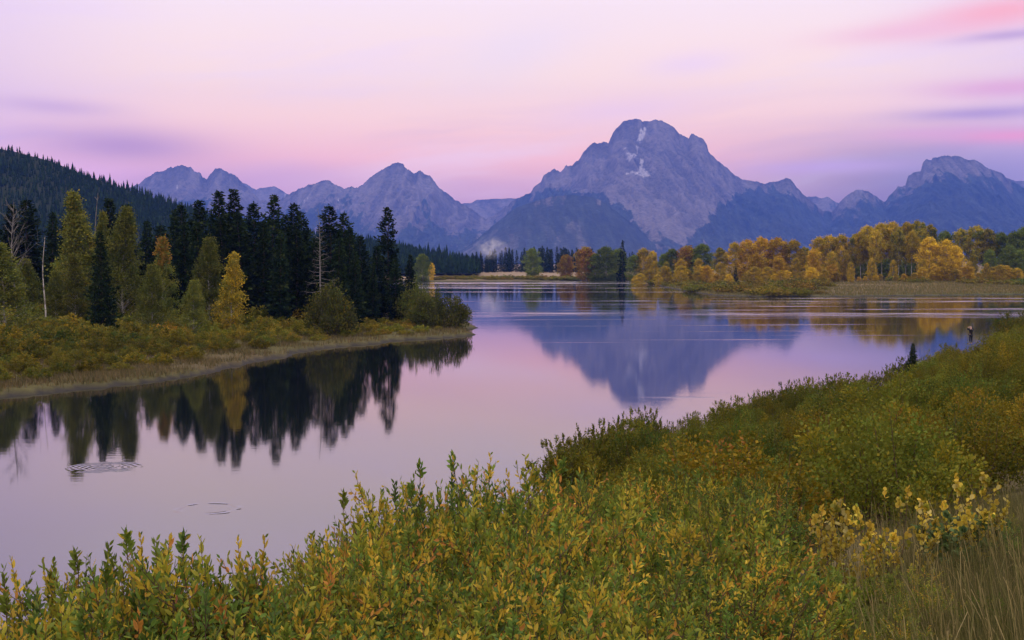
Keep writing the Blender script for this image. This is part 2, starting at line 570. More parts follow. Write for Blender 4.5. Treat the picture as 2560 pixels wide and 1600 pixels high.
# one ground sheet reaching the horizon: a polar grid, fine inside the view, coarse behind
az1 = np.radians(np.concatenate([np.linspace(-180, -26, 60)[:-1], np.linspace(-26, 26, 620), np.linspace(26, 180, 60)[1:]]))
rr = np.concatenate([[0.0], np.geomspace(0.8, 17500, 760)])
A, R_ = np.meshgrid(az1, rr, indexing='ij')
GX, GY = np.sin(A) * R_, np.cos(A) * R_
GZ = height(GX, GY)
na, nr = A.shape
sN, sL, sF = sdist(GX, GY, NEAR), sdist(GX, GY, LEFT), sdist(GX, GY, FARL)
g1 = fbm(GX * 0.05, GY * 0.05, 21, 4)
g2 = fbm(GX * 0.4, GY * 0.4, 31, 4)
soil, litter, straw = np.array((0.040, 0.034, 0.026)), np.array((0.050, 0.042, 0.022)), np.array((0.105, 0.085, 0.040))
olive, tan_, rust, mud = np.array((0.070, 0.066, 0.022)), np.array((0.20, 0.155, 0.10)), np.array((0.13, 0.075, 0.034)), np.array((0.022, 0.021, 0.02))
e3 = lambda a: a[..., None]
GC = lerp(litter, straw, e3(sstep(0.40, 0.62, g2) * sstep(0, 6, GX) * sstep(60, 25, GY)))
GC = np.where(e3(sL > -2), lerp(straw * 0.8, olive, e3(sstep(0.42, 0.6, g1))), GC)
mead = lerp(tan_, rust, e3(sstep(0.5, 0.75, g1) * 0.6))
mead = lerp(mead, olive, e3(sstep(40, 5, sF)))
right_ = lerp(np.array((0.13, 0.095, 0.03)), np.array((0.06, 0.075, 0.02)), e3(sstep(22, 6, sF)))
mead = lerp(mead, right_, e3(sstep(120, 220, GX)))
GC = np.where(e3(sF > -5), mead, GC)
GC = lerp(GC, mud, e3(sstep(0.34, 0.12, GZ)))
mb = MB()
I = np.arange(na * nr).reshape(na, nr)
q = np.stack([I[:-1, :-1], I[:-1, 1:], I[1:, 1:], I[1:, :-1]], -1).reshape(-1, 4)[:, ::-1]
mb.add(np.stack([GX, GY, GZ], -1).reshape(-1, 3), q, GC.reshape(-1, 3))
tag(mb.build('ground', ground_material(), smooth=True), kind='structure')

mb = MB()
mb.add([(-17000, -1500, 0), (17000, -1500, 0), (17000, 6000, 0), (-17000, 6000, 0)], [(0, 1, 2, 3)])
tag(mb.build('water', water_material()), kind='structure')

# ------------------------------------------------------------------ mountains
M_ROCK = rock_material()
C_ROCK, C_ROCK2 = np.array((0.104, 0.091, 0.093)), np.array((0.066, 0.059, 0.062))
C_FOR, C_TALUS, C_SNOW = np.array((0.019, 0.025, 0.023)), np.array((0.086, 0.074, 0.072)), np.array((0.235, 0.225, 0.24))
SNOW = [[(1601, 321), (1617, 319), (1611, 345), (1596, 366), (1592, 390), (1584, 397), (1592, 360)],
        [(1564, 383), (1586, 385), (1580, 398), (1572, 405), (1566, 398)],
        [(1601, 399), (1610, 398), (1608, 418), (1600, 420)],
        [(1563, 425), (1580, 428), (1588, 432), (1598, 428), (1602, 418), (1612, 422), (1628, 441), (1612, 444), (1598, 439), (1585, 434), (1566, 436)],
        [(762, 500), (770, 494), (768, 504), (760, 506)], [(844, 500), (850, 497), (846, 504)], [(712, 484), (718, 487), (711, 496)],
        [(1556, 373), (1568, 369), (1560, 374)], [(441, 462), (444, 466), (443, 478), (440, 470)]]


def mountains(pts, D, L, base, seed, tree, ncol, nrow, jag=3.0, gull=0.30, pw=1.15, woods=(), clear=(), rocky=1.0):
    """a range whose crest follows a traced skyline at distance D, its face running L metres towards the river"""
    px = np.linspace(pts[0][0], pts[-1][0], ncol)
    py = np.interp(px, [p[0] for p in pts], [p[1] for p in pts])
    py = py + jag * (fbm(px * 0.13, px * 0 + seed, seed, 5, 0.68) - 0.5) * 2
    a, b = (px - CX) / F, (CY - py) / F
    c, s = math.cos(PITCH), math.sin(PITCH)
    yy = c + s * b
    u, crest = a / yy, CAMZ + (-s + c * b) / yy * D - base
    tt = np.concatenate([[-0.35, -0.16, -0.06], np.linspace(0, 1, nrow) ** 1.15])
    wpx = (pts[-1][0] - pts[0][0]) / ncol
    pad = 200
    ext = np.pad(crest, pad, mode='edge')
    blurs = [crest]
    for sg in (14, 34, 80):
        k = np.arange(-pad, pad + 1)
        g = np.exp(-0.5 * (k * wpx / sg) ** 2)
        blurs.append(np.convolve(ext, g / g.sum(), 'same')[pad:-pad])
    lev = np.array([0, .12, .3, .7])
    Y = D - L * tt[None, :] * np.ones((ncol, 1))
    X = u[:, None] * Y
    H = np.zeros_like(Y)
    for j, q_ in enumerate(tt):
        qq = max(q_, 0)
        i = min(np.searchsorted(lev, qq, 'right') - 1, 2)
        f = min((qq - lev[i]) / (lev[i + 1] - lev[i]), 1)
        H[:, j] = lerp(blurs[i], blurs[i + 1], f)
    T = np.clip(tt, 0, 1)[None, :] * np.ones((ncol, 1))
    shape = (1 - T) ** pw * 0.8 + 0.2 * (1 - sstep(0, 1, T))
    shape = np.where(tt[None, :] < 0, np.maximum(0, 1 + tt[None, :] * 2.2), shape)
    Z = H * shape
    wx = (fbm(X * 0.0007, Y * 0.0007, seed + 40, 3) - 0.5) * 900
    gn = ridged((X + wx) * 0.0021, (Y + wx * 0.5) * 0.00032, seed + 3, 6, 0.60)
    gf = ridged(X * 0.0085 + wx * 0.003, Y * 0.0016, seed + 9, 5, 0.62)
    env = np.sqrt(np.clip(T * 4, 0, 1)) * (1 - T) ** 0.6
    Z = Z - gull * H.mean() * env * (0.62 * (1 - gn) + 0.38 * (1 - gf))
    Z = np.maximum(Z, -base - 30 + 40 * (1 - T)) + base
    k = (Z - CAMZ) / Y
    PY = HY - F * k                                    # row where a point shows, close enough for tree lines and snow fields
    PX = px[:, None] * np.ones_like(Y)
    n1_, n2_ = fbm(X * 0.0045, Y * 0.0009, seed + 11, 5, .6), fbm(X * 0.016, Y * 0.003, seed + 14, 4, .6)
    C = lerp(C_ROCK2, C_ROCK, e3(sstep(0.32, 0.66, 0.28 * n1_ + 0.30 * n2_ + 0.21 + 0.9 * (gf - 0.42) + 0.35 * (gn - .5)))) * rocky
    tl = np.interp(px, [p[0] for p in tree], [p[1] for p in tree])[:, None]
    n3_ = fbm(X * 0.035, Y * 0.008, seed + 19, 3, .65)
    wood = sstep(-10, 12, (n3_ - .5) * 70 +  PY - tl + (n1_ - 0.5) * 170 + (gf - .45) * 50 + (n2_ - 0.5) * 60 + (gn - 0.55) * 60)
    for pl in woods:
        jx, jy = (n1_ - 0.5) * 60 + (gf - .5) * 14, (n2_ - 0.5) * 60 + (gn - .5) * 30
        wood = np.maximum(wood, np.where(inpoly(PX + jx, PY + jy, pl), sstep(0.30, 0.40, 0.34 * n1_ + 0.3 * n2_ + .36 * n3_), 0))
    for pl in clear:
        jx, jy = (n1_ - 0.5) * 30, (n2_ - 0.5) * 30
        wood = np.where(inpoly(PX + jx, PY + jy, pl), wood * (0.9 - 0.4 * sstep(0.5, 0.65, n2_)), wood)
    C = lerp(C, C_TALUS, e3(sstep(0.62, 0.72, n1_) * sstep(0.25, 0.5, T) * 0.7))
    C = lerp(C, C_FOR * e3(.45 + 1.5 * n3_ * n2_ * 1.6), e3(wood))
    for pl in SNOW:
        jx, jy = (n2_ - 0.5) * 5, (fbm(X * 0.03, Y * 0.01, 77, 3) - 0.5) * 6
        C = np.where(e3(inpoly(PX + jx, PY + jy, pl) & (n3_ + .4 * (gf - .5) > .40)), C_SNOW, C)
    ncl, nrw = X.shape
    I_ = np.arange(ncl * nrw).reshape(ncl, nrw)
    qd = np.stack([I_[:-1, :-1], I_[1:, :-1], I_[1:, 1:], I_[:-1, 1:]], -1).reshape(-1, 4)[:, ::-1]
    m_ = MB()
    m_.add(np.stack([X, Y, Z], -1).reshape(-1, 3), qd, C.reshape(-1, 3))
    return tag(m_.build('mountains', M_ROCK, smooth=True), kind='structure')


BACK = [(-500, 470), (100, 520), (326, 475), (340, 470), (420, 440), (614, 458.6), (629, 469), (640, 474), (650, 470), (664, 469), (687, 465), (704, 476), (716, 484), (760, 500), (1100, 520),
        (1159, 508), (1178.6, 507), (1192, 499.7), (1231.5, 497), (1284, 496), (1330, 500), (1700, 470), (1980, 500),
        (2021, 492), (2038, 491), (2054, 497), (2069, 491), (2091, 506), (2140, 520), (2500, 440), (2520, 446), (2540, 452.5), (2580, 452), (2680, 440), (2800, 460), (3100, 480)]
FRONT = [(-500, 560), (200, 560), (312, 478), (326, 470), (349, 459), (372, 440), (391, 431), (407, 427), (427, 415.5), (432, 420), (445, 413), (458, 412), (469, 417), (477, 417),
         (486, 428), (492, 432), (499, 430), (506, 442.6), (518, 449), (524, 438), (538, 422), (550, 420), (560, 424), (575, 434),
         (585, 437), (600, 450), (607, 459.5), (620, 468), (650, 500), (690, 505), (716, 488), (742, 475), (756, 470), (774, 461), (791, 456.6), (808.5, 451), (819, 450.5), (832, 457),
         (849, 466), (861, 472), (881, 466), (894, 470), (907, 460), (922, 447), (936.6, 435), (954, 426.6), (971.5, 415), (983, 407.7),
         (1008, 407.7), (1012, 419), (1024, 426.6), (1034, 434), (1050, 427), (1064.6, 437), (1075, 440), (1085, 454), (1099.5, 470),
         (1117, 483), (1134.5, 498), (1155, 509), (1180, 524), (1215, 548), (1236, 538), (1262, 518), (1293, 496), (1311, 488), (1327, 481.5), (1334, 468), (1352, 455), (1359, 438.5), (1374, 428.6), (1385, 422),
         (1395, 425), (1402, 429.6), (1415, 413), (1420, 416), (1430, 413.7), (1450, 397), (1458, 382), (1473, 365), (1484.5, 356),
         (1496, 359), (1509, 355), (1521, 357.5), (1532, 333), (1545.6, 316), (1559, 303), (1588.6, 297), (1612, 303), (1628, 304.6),
         (1638, 299.6), (1651, 300), (1661, 306), (1681, 314.5), (1694, 331), (1721, 346.6), (1729, 335), (1741, 337.6), (1757, 346),
         (1767, 362), (1772, 380.6), (1800, 407), (1816, 419), (1839, 439), (1856, 449), (1892, 453), (1912, 460), (1932, 454), (1955, 449),
         (1967, 443), (1978, 449), (1991.5, 467), (2011, 489), (2034.5, 507), (2058, 528.6), (2080, 530), (2097, 508), (2110.5, 492), (2127, 482), (2147, 473),
         (2163, 476), (2180, 484), (2200, 499), (2213, 504), (2221, 492), (2236, 477), (2243, 467), (2263, 464), (2271, 439), (2282.5, 431),
         (2302, 429), (2307, 404.6), (2315.6, 399.6), (2329, 399.6), (2332, 393), (2362, 389), (2398, 391), (2421, 401), (2438, 399.6),
         (2449.5, 406), (2464, 419), (2487.5, 426), (2501, 432), (2520, 446), (2560, 470), (2700, 530), (3100, 560)]
mountains(BACK, 15500, 2600, 60, 5, [(0, 560), (3000, 560)], 900, 90, 1.6, 0.32, rocky=0.95)
mountains(FRONT, 13200, 4300, 20, 12, [(300, 525), (650, 530), (900, 545), (1150, 555), (1300, 640), (1700, 640), (1800, 520), (1900, 490), (2100, 505), (2200, 490), (2300, 462), (2450, 445), (2560, 460)],
          1700, 330, 4.2, 0.46,
          woods=[[(1180, 640), (1200, 588), (1248, 540), (1288, 507), (1330, 494), (1380, 477), (1430, 473), (1480, 477), (1506, 487), (1529, 507), (1562, 533), (1595, 559), (1628, 596), (1650, 640)],
                 [(1700, 640), (1712, 600), (1750, 560), (1790, 520), (1850, 470), (1900, 460), (1950, 470), (2000, 500), (2060, 540), (2120, 590), (2140, 640)]],
          clear=[[(1150, 640), (1215, 590), (1270, 560), (1330, 560), (1310, 600), (1250, 640)], [(1390, 600), (1450, 570), (1470, 640), (1380, 640)]])
# the wooded shoulder in front of the main peak
SHOULDER = [(1110, 640), (1160, 622), (1200, 592), (1248, 552), (1288, 520), (1330, 505), (1380, 492), (1430, 487), (1480, 493), (1506, 502), (1529, 520), (1562, 545), (1595, 570), (1628, 604), (1660, 640)]
mountains(SHOULDER, 9800, 1900, 10, 33, [(1000, 470), (3000, 470)], 420, 90, 1.6, 0.22, 1.0,
          clear=[[(1150, 640), (1215, 590), (1270, 566), (1330, 570), (1310, 610), (1250, 640)], [(1390, 600), (1440, 545), (1475, 570), (1480, 640), (1380, 640)], [(1330, 520), (1350, 530), (1400, 600), (1370, 600)]])
# ------------------------------------------------------------------ plants: one prototype mesh per form, copied as objects
def rnorm(rng, n, s=1.0):
    return rng.normal(size=(n, 3)) * s


def palette(rng, n, cols, probs):
    c = np.array(cols)[rng.choice(len(cols), n, p=np.array(probs) / sum(probs))]
    return c * (1 + rng.normal(size=(n, 1)) * 0.14).clip(0.6, 1.5)


G1, G2, G3 = (0.060, 0.105, 0.016), (0.085, 0.125, 0.018), (0.036, 0.070, 0.016)
YG, YE, OR, RB, GG = (0.165, 0.165, 0.018), (0.30, 0.215, 0.022), (0.27, 0.125, 0.024), (0.15, 0.060, 0.030), (0.10, 0.115, 0.05)


def leafy_shrub(seed, H, R, nst, leaf, cols, probs, shoots=9, per=13, spread=1.0, tmpl=LEAF, wid=0.9, up=0.7, bare=0.33):
    """upright many-stemmed bush: stems, side shoots and single leaves climbing every shoot"""
    rng = np.random.default_rng(seed)
    st, lf = MB(), MB()
    P, D, S, C = [], [], [], []
    for i in range(nst):
        a = rng.uniform(0, 2 * np.pi)
        rr_ = R * math.sqrt(rng.uniform(0.0, 1.0))
        h = H * (1 - 0.5 * (rr_ / R) ** 2) * rng.uniform(0.62, 1.03)
        b = np.array([math.cos(a), math.sin(a), 0]) * rr_ * 0.35
        e = np.array([math.cos(a), math.sin(a), 0]) * rr_ * spread
        s = np.linspace(0, 1, 7)[:, None]
        pts = b + (e - b) * s ** 1.25 + np.array([0, 0, h]) * s + rng.normal(size=(7, 3)) * np.array([.03, .03, .01]) * H * s
        tube(st, pts, np.linspace(0.011, 0.003, 7) * (H / 2.2) ** .7, 4, (1, 1, 1))
        sc0 = palette(rng, 1, cols, probs)[0]
        ks = np.concatenate([rng.uniform(bare, 0.97, shoots), [0.985, 1.0]])
        for k in ks:
            p0 = pts[0] + 0
            f = k * 6
            i0 = min(int(f), 5)
            p0 = lerp(pts[i0], pts[i0 + 1], f - i0)
            tdir = unit(pts[i0 + 1] - pts[i0])
            a2 = rng.uniform(0, 2 * np.pi)
            d = unit(np.array([math.cos(a2), math.sin(a2), 0]) * (0.15 if k > .98 else 1.0) + tdir * 0.5 + np.array([0, 0, up]) * rng.uniform(0.4, 1.3))
            L = rng.uniform(0.08, 0.2) * H * (0.55 if k > .98 else 1.0)
            u_ = np.linspace(0, 1, 4)[:, None]
            sp = p0 + d * L * u_ + np.array([0, 0, 0.18 * L]) * u_ ** 2
            tube(st, sp, np.linspace(0.004, 0.0016, 4) * (H / 2.2) ** .5, 3, (1, 1, 1))
            n = int(per * rng.uniform(0.7, 1.3))
            q_ = np.linspace(0.12, 1.0, n)
            pos = sp[0] + d * L * q_[:, None] + np.array([0, 0, 0.18 * L]) * q_[:, None] ** 2
            al = np.arange(n) * 2.4 + rng.uniform(0, 6)
            X = unit(np.cross(d, [0.2, 0.3, 0.9]))
            Yv = np.cross(d, X)
            out = np.cos(al)[:, None] * X + np.sin(al)[:, None] * Yv
            dirs = unit(out * lerp(1.1, 0.55, q_)[:, None] + d * 0.7 + np.array([0, 0, .2]) + rng.normal(size=(n, 3)) * .32)
            P.append(pos)
            D.append(dirs)
            S.append(leaf * rng.uniform(0.7, 1.25, n) * lerp(0.8, 1.05, np.sin(q_ * 3.0)))
            base_c = sc0 if rng.uniform() < 0.4 else palette(rng, 1, cols, probs)[0]
            cc = np.where(rng.uniform(size=(n, 1)) < 0.72, base_c[None], palette(rng, n, cols, probs))
            C.append(cc * (1 + rng.normal(size=(n, 1)) * .12).clip(.6, 1.4))
    scatter(lf, tmpl, np.concatenate(P), np.concatenate(D), np.concatenate(S), np.concatenate(C), rng, wid)
    return st.mesh('stems', M_TWIG), lf


def clump_shrub(seed, H, R, nst, per, leaf, cols, probs):
    """the same bush seen from farther off: leaves gathered in upright plumes"""
    rng = np.random.default_rng(seed)
    st, lf = MB(), MB()
    P, D, S, C = [], [], [], []
    for i in range(nst):
        a, rr_ = rng.uniform(0, 6.283), R * math.sqrt(rng.uniform(0, 1))
        h = H * (1 - 0.62 * (rr_ / R) ** 2) * rng.uniform(0.7, 1.05)
        b = np.array([math.cos(a), math.sin(a), 0]) * rr_ * 0.6
        e = np.array([math.cos(a), math.sin(a), 0]) * rr_
        s = np.linspace(0, 1, 4)[:, None]
        pts = b + (e - b) * s + np.array([0, 0, h]) * s + rng.normal(size=(4, 3)) * .04 * H * s
        tube(st, pts, np.linspace(0.018, 0.004, 4), 3)
        k = rng.beta(2.2, 1.3, per)
        p = np.stack([np.interp(k, s[:, 0], pts[:, j]) for j in range(3)], 1)
        w_ = 0.12 * H * (1.05 - k * 0.80)
        off = rng.normal(size=(per, 3)) * w_[:, None] * np.array([1, 1, .8])
        P.append(p + off)
        D.append(unit(off * 0.7 / (w_[:, None] + .01) + np.array([0, 0, 0.9]) + rng.normal(size=(per, 3)) * .5))
        S.append(leaf * rng.uniform(.7, 1.3, per))
        c0 = palette(rng, 1, cols, probs)
        C.append(np.where(rng.uniform(size=(per, 1)) < .65, c0, palette(rng, per, cols, probs)))
    scatter(lf, DIAMOND, np.concatenate(P), np.concatenate(D), np.concatenate(S), np.concatenate(C), rng, 1.0)
    return st.mesh('stems', M_TWIG), lf


def broadleaf(seed, H, wide, lo, shape, n_cl, per, leaf, cols, probs, topcol=None):
    """aspen or cottonwood: pale tapered trunk, limbs, crown of leaf clumps with gaps"""
    rng = np.random.default_rng(seed)
    tr, lf = MB(), MB()
    s = np.linspace(0, 1, 9)[:, None]
    bend = rng.normal(size=2) * 0.018 * H
    pts = np.concatenate([bend * np.sin(s * 3.0) + rng.normal(size=(9, 2)) * .003 * H, s * H * 0.97], 1)
    pts[0, :2] = 0
    tube(tr, pts, np.linspace(0.0105 * H, 0.0014 * H, 9), 6)
    lobes = rng.uniform(.62, 1.22, (7, 6))
    P, D, S, C = [], [], [], []
    for i in range(n_cl):
        k = lo + (1 - lo) * rng.uniform(0, 1) ** 0.85
        q_ = (k - lo) / (1 - lo)
        a = rng.uniform(0, 6.283)
        rad = wide * shape(q_) * lobes[int(a / 6.2832 * 7) % 7, min(int(q_ * 6), 5)]
        r_ = rad * rng.uniform(0.25, 1) ** 0.6
        z = k * H
        c = np.array([math.cos(a) * r_, math.sin(a) * r_, z]) + np.array([*bend, 0]) * math.sin(k * 3)
        if i % 2 == 0:
            z0_ = max(lo * 0.8 * H, z - r_ * 0.9)
            b0 = np.array([np.interp(z0_, pts[:, 2], pts[:, 0]), np.interp(z0_, pts[:, 2], pts[:, 1]), z0_])
            md = lerp(b0, c, .5) + np.array([0, 0, .05 * r_])
            tube(tr, [b0, md, c], np.array([.0032, .002, .0008]) * H * (1.1 - q_ * .5), 3)
        rc = wide * rng.uniform(.09, .21) * (1.1 - .5 * q_)
        off = rng.normal(size=(per, 3)) * rc * np.array([.8, .8, .75])
        P.append(c + off)
        D.append(rng.normal(size=(per, 3)) + off / rc * .6)
        S.append(leaf * rng.uniform(.7, 1.3, per))
        cc = palette(rng, 1, cols, probs)
        if topcol is not None and q_ + rng.normal() * .1 > 0.72:
            cc = np.array([topcol])
        C.append(np.where(rng.uniform(size=(per, 1)) < .7, cc * rng.uniform(.82, 1.18), palette(rng, per, cols, probs)))
    scatter(lf, DIAMOND, np.concatenate(P), np.concatenate(D), np.concatenate(S), np.concatenate(C), rng, 1.15)
    return tr.mesh('trunk', M_WHITE), lf


N1, N2, N3 = (0.008, 0.018, 0.007), (0.014, 0.026, 0.008), (0.024, 0.036, 0.010)


def conifer(seed, H, wide, lo, nb, per, sparse=0.0, dead=False, tuft=0.55, prof=0.75):
    """pine or spruce: straight trunk, drooping boughs with upturned tips, tufts of needles along each bough"""
    rng = np.random.default_rng(seed)
    tr, lf = MB(), MB()
    s = np.linspace(0, 1, 8)[:, None]
    pts = np.concatenate([rng.normal(size=(8, 2)) * .004 * H * s, s * H], 1)
    tube(tr, pts, np.linspace(.010 * H, .001 * H, 8), 6)
    P, D, S, C = [], [], [], []
    side = rng.uniform(.7, 1.2, 12)
    for i in range(nb):
        k = lo + (1 - lo) * ((i + rng.uniform()) / nb) ** 0.9
        q_ = (k - lo) / (1 - lo)
        if rng.uniform() < sparse:
            continue
        a = i * 2.4 + rng.normal() * .4
        Lb = wide * ((1 - q_) ** prof * 0.92 + .07) * (min(1, .55 + q_ * 3)) * side[int(a / 6.283 * 12) % 12] * rng.uniform(.6, 1.12)
        d0 = np.array([math.cos(a), math.sin(a), 0])
        u_ = np.linspace(0, 1, 5)[:, None]
        droop = lerp(-.38, .55, q_) + rng.normal() * .1
        bp_ = np.array([np.interp(k * H, pts[:, 2], pts[:, 0]), np.interp(k * H, pts[:, 2], pts[:, 1]), k * H]) + d0 * Lb * u_ + np.array([0, 0, 1]) * Lb * (droop * u_ + .22 * u_ ** 2.5)
        tube(tr, bp_, np.linspace(.0022, .0006, 5) * H * (1.2 - q_) * (1.3 if dead else 1), 3)
        if dead:
            for j in range(4):
                f = rng.uniform(.3, 1)
                pb = np.array([np.interp(f, u_[:, 0], bp_[:, c_]) for c_ in range(3)])
                dd = unit(d0 + rng.normal(size=3) * .7 + np.array([0, 0, -.25]))
                tube(tr, [pb, pb + dd * Lb * .25, pb + dd * Lb * .4 + np.array([0, 0, -.1 * Lb])], [.0009 * H, .0006 * H, .0003 * H], 3)
            continue
        n = max(4, int(per * Lb / wide + 3))
        f = rng.uniform(.12, 1.03, n)
        p = np.stack([np.interp(f, u_[:, 0], bp_[:, c_]) for c_ in range(3)], 1)
        sid = np.cross(d0, [0, 0, 1.0])
        lat = rng.normal(size=n) * Lb * .20 * (1.15 - f)
        P.append(p + lat[:, None] * sid + rng.normal(size=(n, 3)) * np.array([.06, .06, .10]) * tuft)
        D.append(unit(d0 * .7 + np.sign(lat)[:, None] * sid * .7 + np.array([0, 0, .25]) + rng.normal(size=(n, 3)) * .5))
        S.append(tuft * rng.uniform(.6, 1.25, n) * (1.1 - .45 * q_))
        cc = np.array([N1, N2, N3])[rng.choice(3, p=[.5, .36, .14])]
        C.append(np.repeat(cc[None], n, 0) * rng.uniform(.8, 1.3, (n, 1)))
    if dead:
        return tr.mesh('trunk', M_GREY), None
    n = 24
    P.append(np.array([0, 0, H]) + rng.normal(size=(n, 3)) * np.array([.12, .12, .4]) * tuft - np.array([0, 0, .3]))
    D.append(np.repeat([[0, 0, 1.0]], n, 0) + rng.normal(size=(n, 3)) * .4)
    S.append(np.full(n, tuft * .6))
    C.append(np.repeat([N2], n, 0))
    scatter(lf, DIAMOND, np.concatenate(P), np.concatenate(D), np.concatenate(S), np.concatenate(C), rng, .75)
    return tr.mesh('trunk', M_BARK), lf


def bare_tree(seed, H, forks, mat, lean=0.0, crown=.25):
    rng = np.random.default_rng(seed)
    tr = MB()
    s = np.linspace(0, 1, 9)[:, None]
    pts = np.concatenate([np.stack([lean * H * s[:, 0] ** 2 + .012 * H * np.sin(s[:, 0] * 7), .008 * H * np.cos(s[:, 0] * 5)], 1), s * H], 1)
    tube(tr, pts, np.linspace(.0105, .0015, 9) * H, 6)
    for i in range(forks):
        k = rng.uniform(.45, .97)
        p0 = np.array([np.interp(k, s[:, 0], pts[:, j]) for j in range(3)])
        a = rng.uniform(0, 6.283)
        d = unit(np.array([math.cos(a), math.sin(a), rng.uniform(.5, 1.4)]))
        L = H * crown * rng.uniform(.4, 1) * (1.2 - k)
        p1, p2 = p0 + d * L * .5, p0 + d * L + np.array([0, 0, .15 * L])
        tube(tr, [p0, p1, p2], np.array([.0035, .002, .0006]) * H, 3)
        for j in range(5):
            f = rng.uniform(.3, 1)
            pb = lerp(p0, p2, f)
            dd = unit(d + rng.normal(size=3) * .6)
            tube(tr, [pb, pb + dd * L * .4], [.0012 * H, .0004 * H], 3)
    return tr.mesh('trunk', mat)


USED = {}


def plant(name, label, cat, group, parts, loc, sc=1.0, rz=0.0, stretch=1.0, lean=(0, 0)):
    """one plant: an Empty at its foot with stems / trunk and foliage as its parts (mesh data shared between repeats)"""
    r = bpy.data.objects.new(name, None)
    COL.objects.link(r)
    r.empty_display_size = .2
    r.location = loc
    r.rotation_euler = (lean[0], lean[1], rz)
    r.scale = (sc, sc, sc * stretch)
    tag(r, label, cat, group)
    for pn, me in parts:
        if me is not None:
            link(pn, me, r)
    return r


def single(name, label, cat, group, me, loc, sc=1.0, rz=0.0, stretch=1.0):
    o = link(name, me)
    o.location = loc
    o.rotation_euler = (0, 0, rz)
    o.scale = (sc, sc, sc * stretch)
    return tag(o, label, cat, group)


# prototypes
def fin(pair, mat, second='foliage'):
    a, b = pair
    return [('stems' if second == 'foliage' else 'trunk', a), (second, b.mesh(second, mat) if b else None)]


NEAR_P = [fin(leafy_shrub(101, 1.7, 1.0, 40, .052, [G1, G2, YG, YE, OR, G3], [30, 26, 18, 14, 3, 14], shoots=13, wid=1.1, up=.25), M_NEAR),
          fin(leafy_shrub(102, 1.7, .95, 40, .048, [G1, G2, YG, YE, OR, G3], [22, 26, 24, 20, 4, 12], shoots=13, wid=1.1, up=.25), M_NEAR),
          fin(leafy_shrub(103, 1.7, 1.05, 38, .058, [G1, G2, YG, YE, OR, RB], [30, 26, 16, 15, 8, 2], shoots=13, wid=1.1, up=.25), M_NEAR),
          fin(leafy_shrub(104, 1.7, .9, 40, .048, [G1, G3, G2, YG], [40, 34, 14, 6], shoots=12, per=15), M_NEAR)]
SPRAY_P = [fin(leafy_shrub(111, 1.7, .62, 11, .054, [G1, G3, G2, YG, YE], [34, 26, 16, 10, 8], bare=.4), M_NEAR),
           fin(leafy_shrub(112, 1.7, .55, 9, .056, [G2, YG, YE, OR, RB], [30, 22, 18, 16, 8], bare=.4), M_NEAR)]
YELLOW_P = fin(leafy_shrub(121, 1.2, .6, 20, .085, [YE, YG, G2, OR, G1], [36, 26, 18, 8, 12], wid=.8), M_NEAR)
GREEN_P = fin(leafy_shrub(122, 1.2, .65, 20, .078, [G3, G1, G2, YG], [40, 32, 16, 8], wid=.85, up=.7), M_NEAR)
PALE_Y, CREAM, OCH = (0.38, 0.30, 0.04), (0.40, 0.34, 0.12), (0.32, 0.22, 0.025)
SAPLING_P = [fin(leafy_shrub(131, 1.3, .4, 6, .064, [PALE_Y, CREAM, OCH, YG], [40, 22, 24, 8], shoots=5, per=6, tmpl=ROUND, wid=.95, bare=.2), M_NEAR),
             fin(leafy_shrub(132, 1.3, .5, 7, .058, [OCH, PALE_Y, YG, G2], [40, 30, 18, 10], shoots=5, per=7, tmpl=ROUND, wid=.95, bare=.15), M_NEAR),
             fin(leafy_shrub(133, 1.0, .5, 14, .062, [(0.085, 0.14, 0.05), (0.06, 0.11, 0.03), (0.12, 0.17, 0.07), PALE_Y], [40, 30, 20, 5], shoots=8, per=10, tmpl=ROUND, wid=.95, bare=.12), M_NEAR)]
W1, W2, W3, W4 = (0.094, 0.098, 0.010), (0.140, 0.115, 0.009), (0.060, 0.082, 0.012), (0.21, 0.145, 0.010)
WILLOW_P = [fin(clump_shrub(201, 2.8, 1.9, 44, 300, .08, [W1, W2, W3, W4], [34, 30, 22, 14]), M_WILLOW),
            fin(clump_shrub(202, 2.8, 1.8, 46, 300, .078, [W2, W4, W1, OR], [38, 30, 22, 6]), M_WILLOW),
            fin(clump_shrub(203, 2.8, 2.0, 46, 300, .08, [W3, W1, G1, W2], [40, 28, 16, 12]), M_WILLOW),
            fin(clump_shrub(204, 2.8, 1.6, 32, 280, .08, [W1, W2, W3], [36, 34, 26]), M_WILLOW)]
SHORE_P = [fin(leafy_shrub(211, 3.0, 1.3, 26, .105, [W3, W1, W2, G1], [32, 32, 20, 16], shoots=11, per=16, tmpl=DIAMOND, wid=.8, bare=.3), M_WILLOW),
           fin(leafy_shrub(212, 3.0, .9, 12, .11, [W3, W1, W2], [36, 34, 22], shoots=9, per=12, tmpl=DIAMOND, wid=.8, bare=.42), M_WILLOW)]
B1, B2, B3, B4 = (0.092, 0.092, 0.013), (0.122, 0.100, 0.013), (0.052, 0.072, 0.012), (0.175, 0.130, 0.012)
BANK_P = [fin(clump_shrub(221, 2.2, 2.1, 40, 120, .17, [B1, B2, B3, B4], [36, 26, 26, 10]), M_BANK),
          fin(clump_shrub(222, 2.2, 1.9, 40, 120, .17, [B2, B4, B1, B3], [30, 26, 28, 14]), M_BANK),
          fin(clump_shrub(223, 2.2, 2.2, 40, 120, .17, [B3, B1, G3, B2], [36, 34, 16, 12]), M_BANK)]
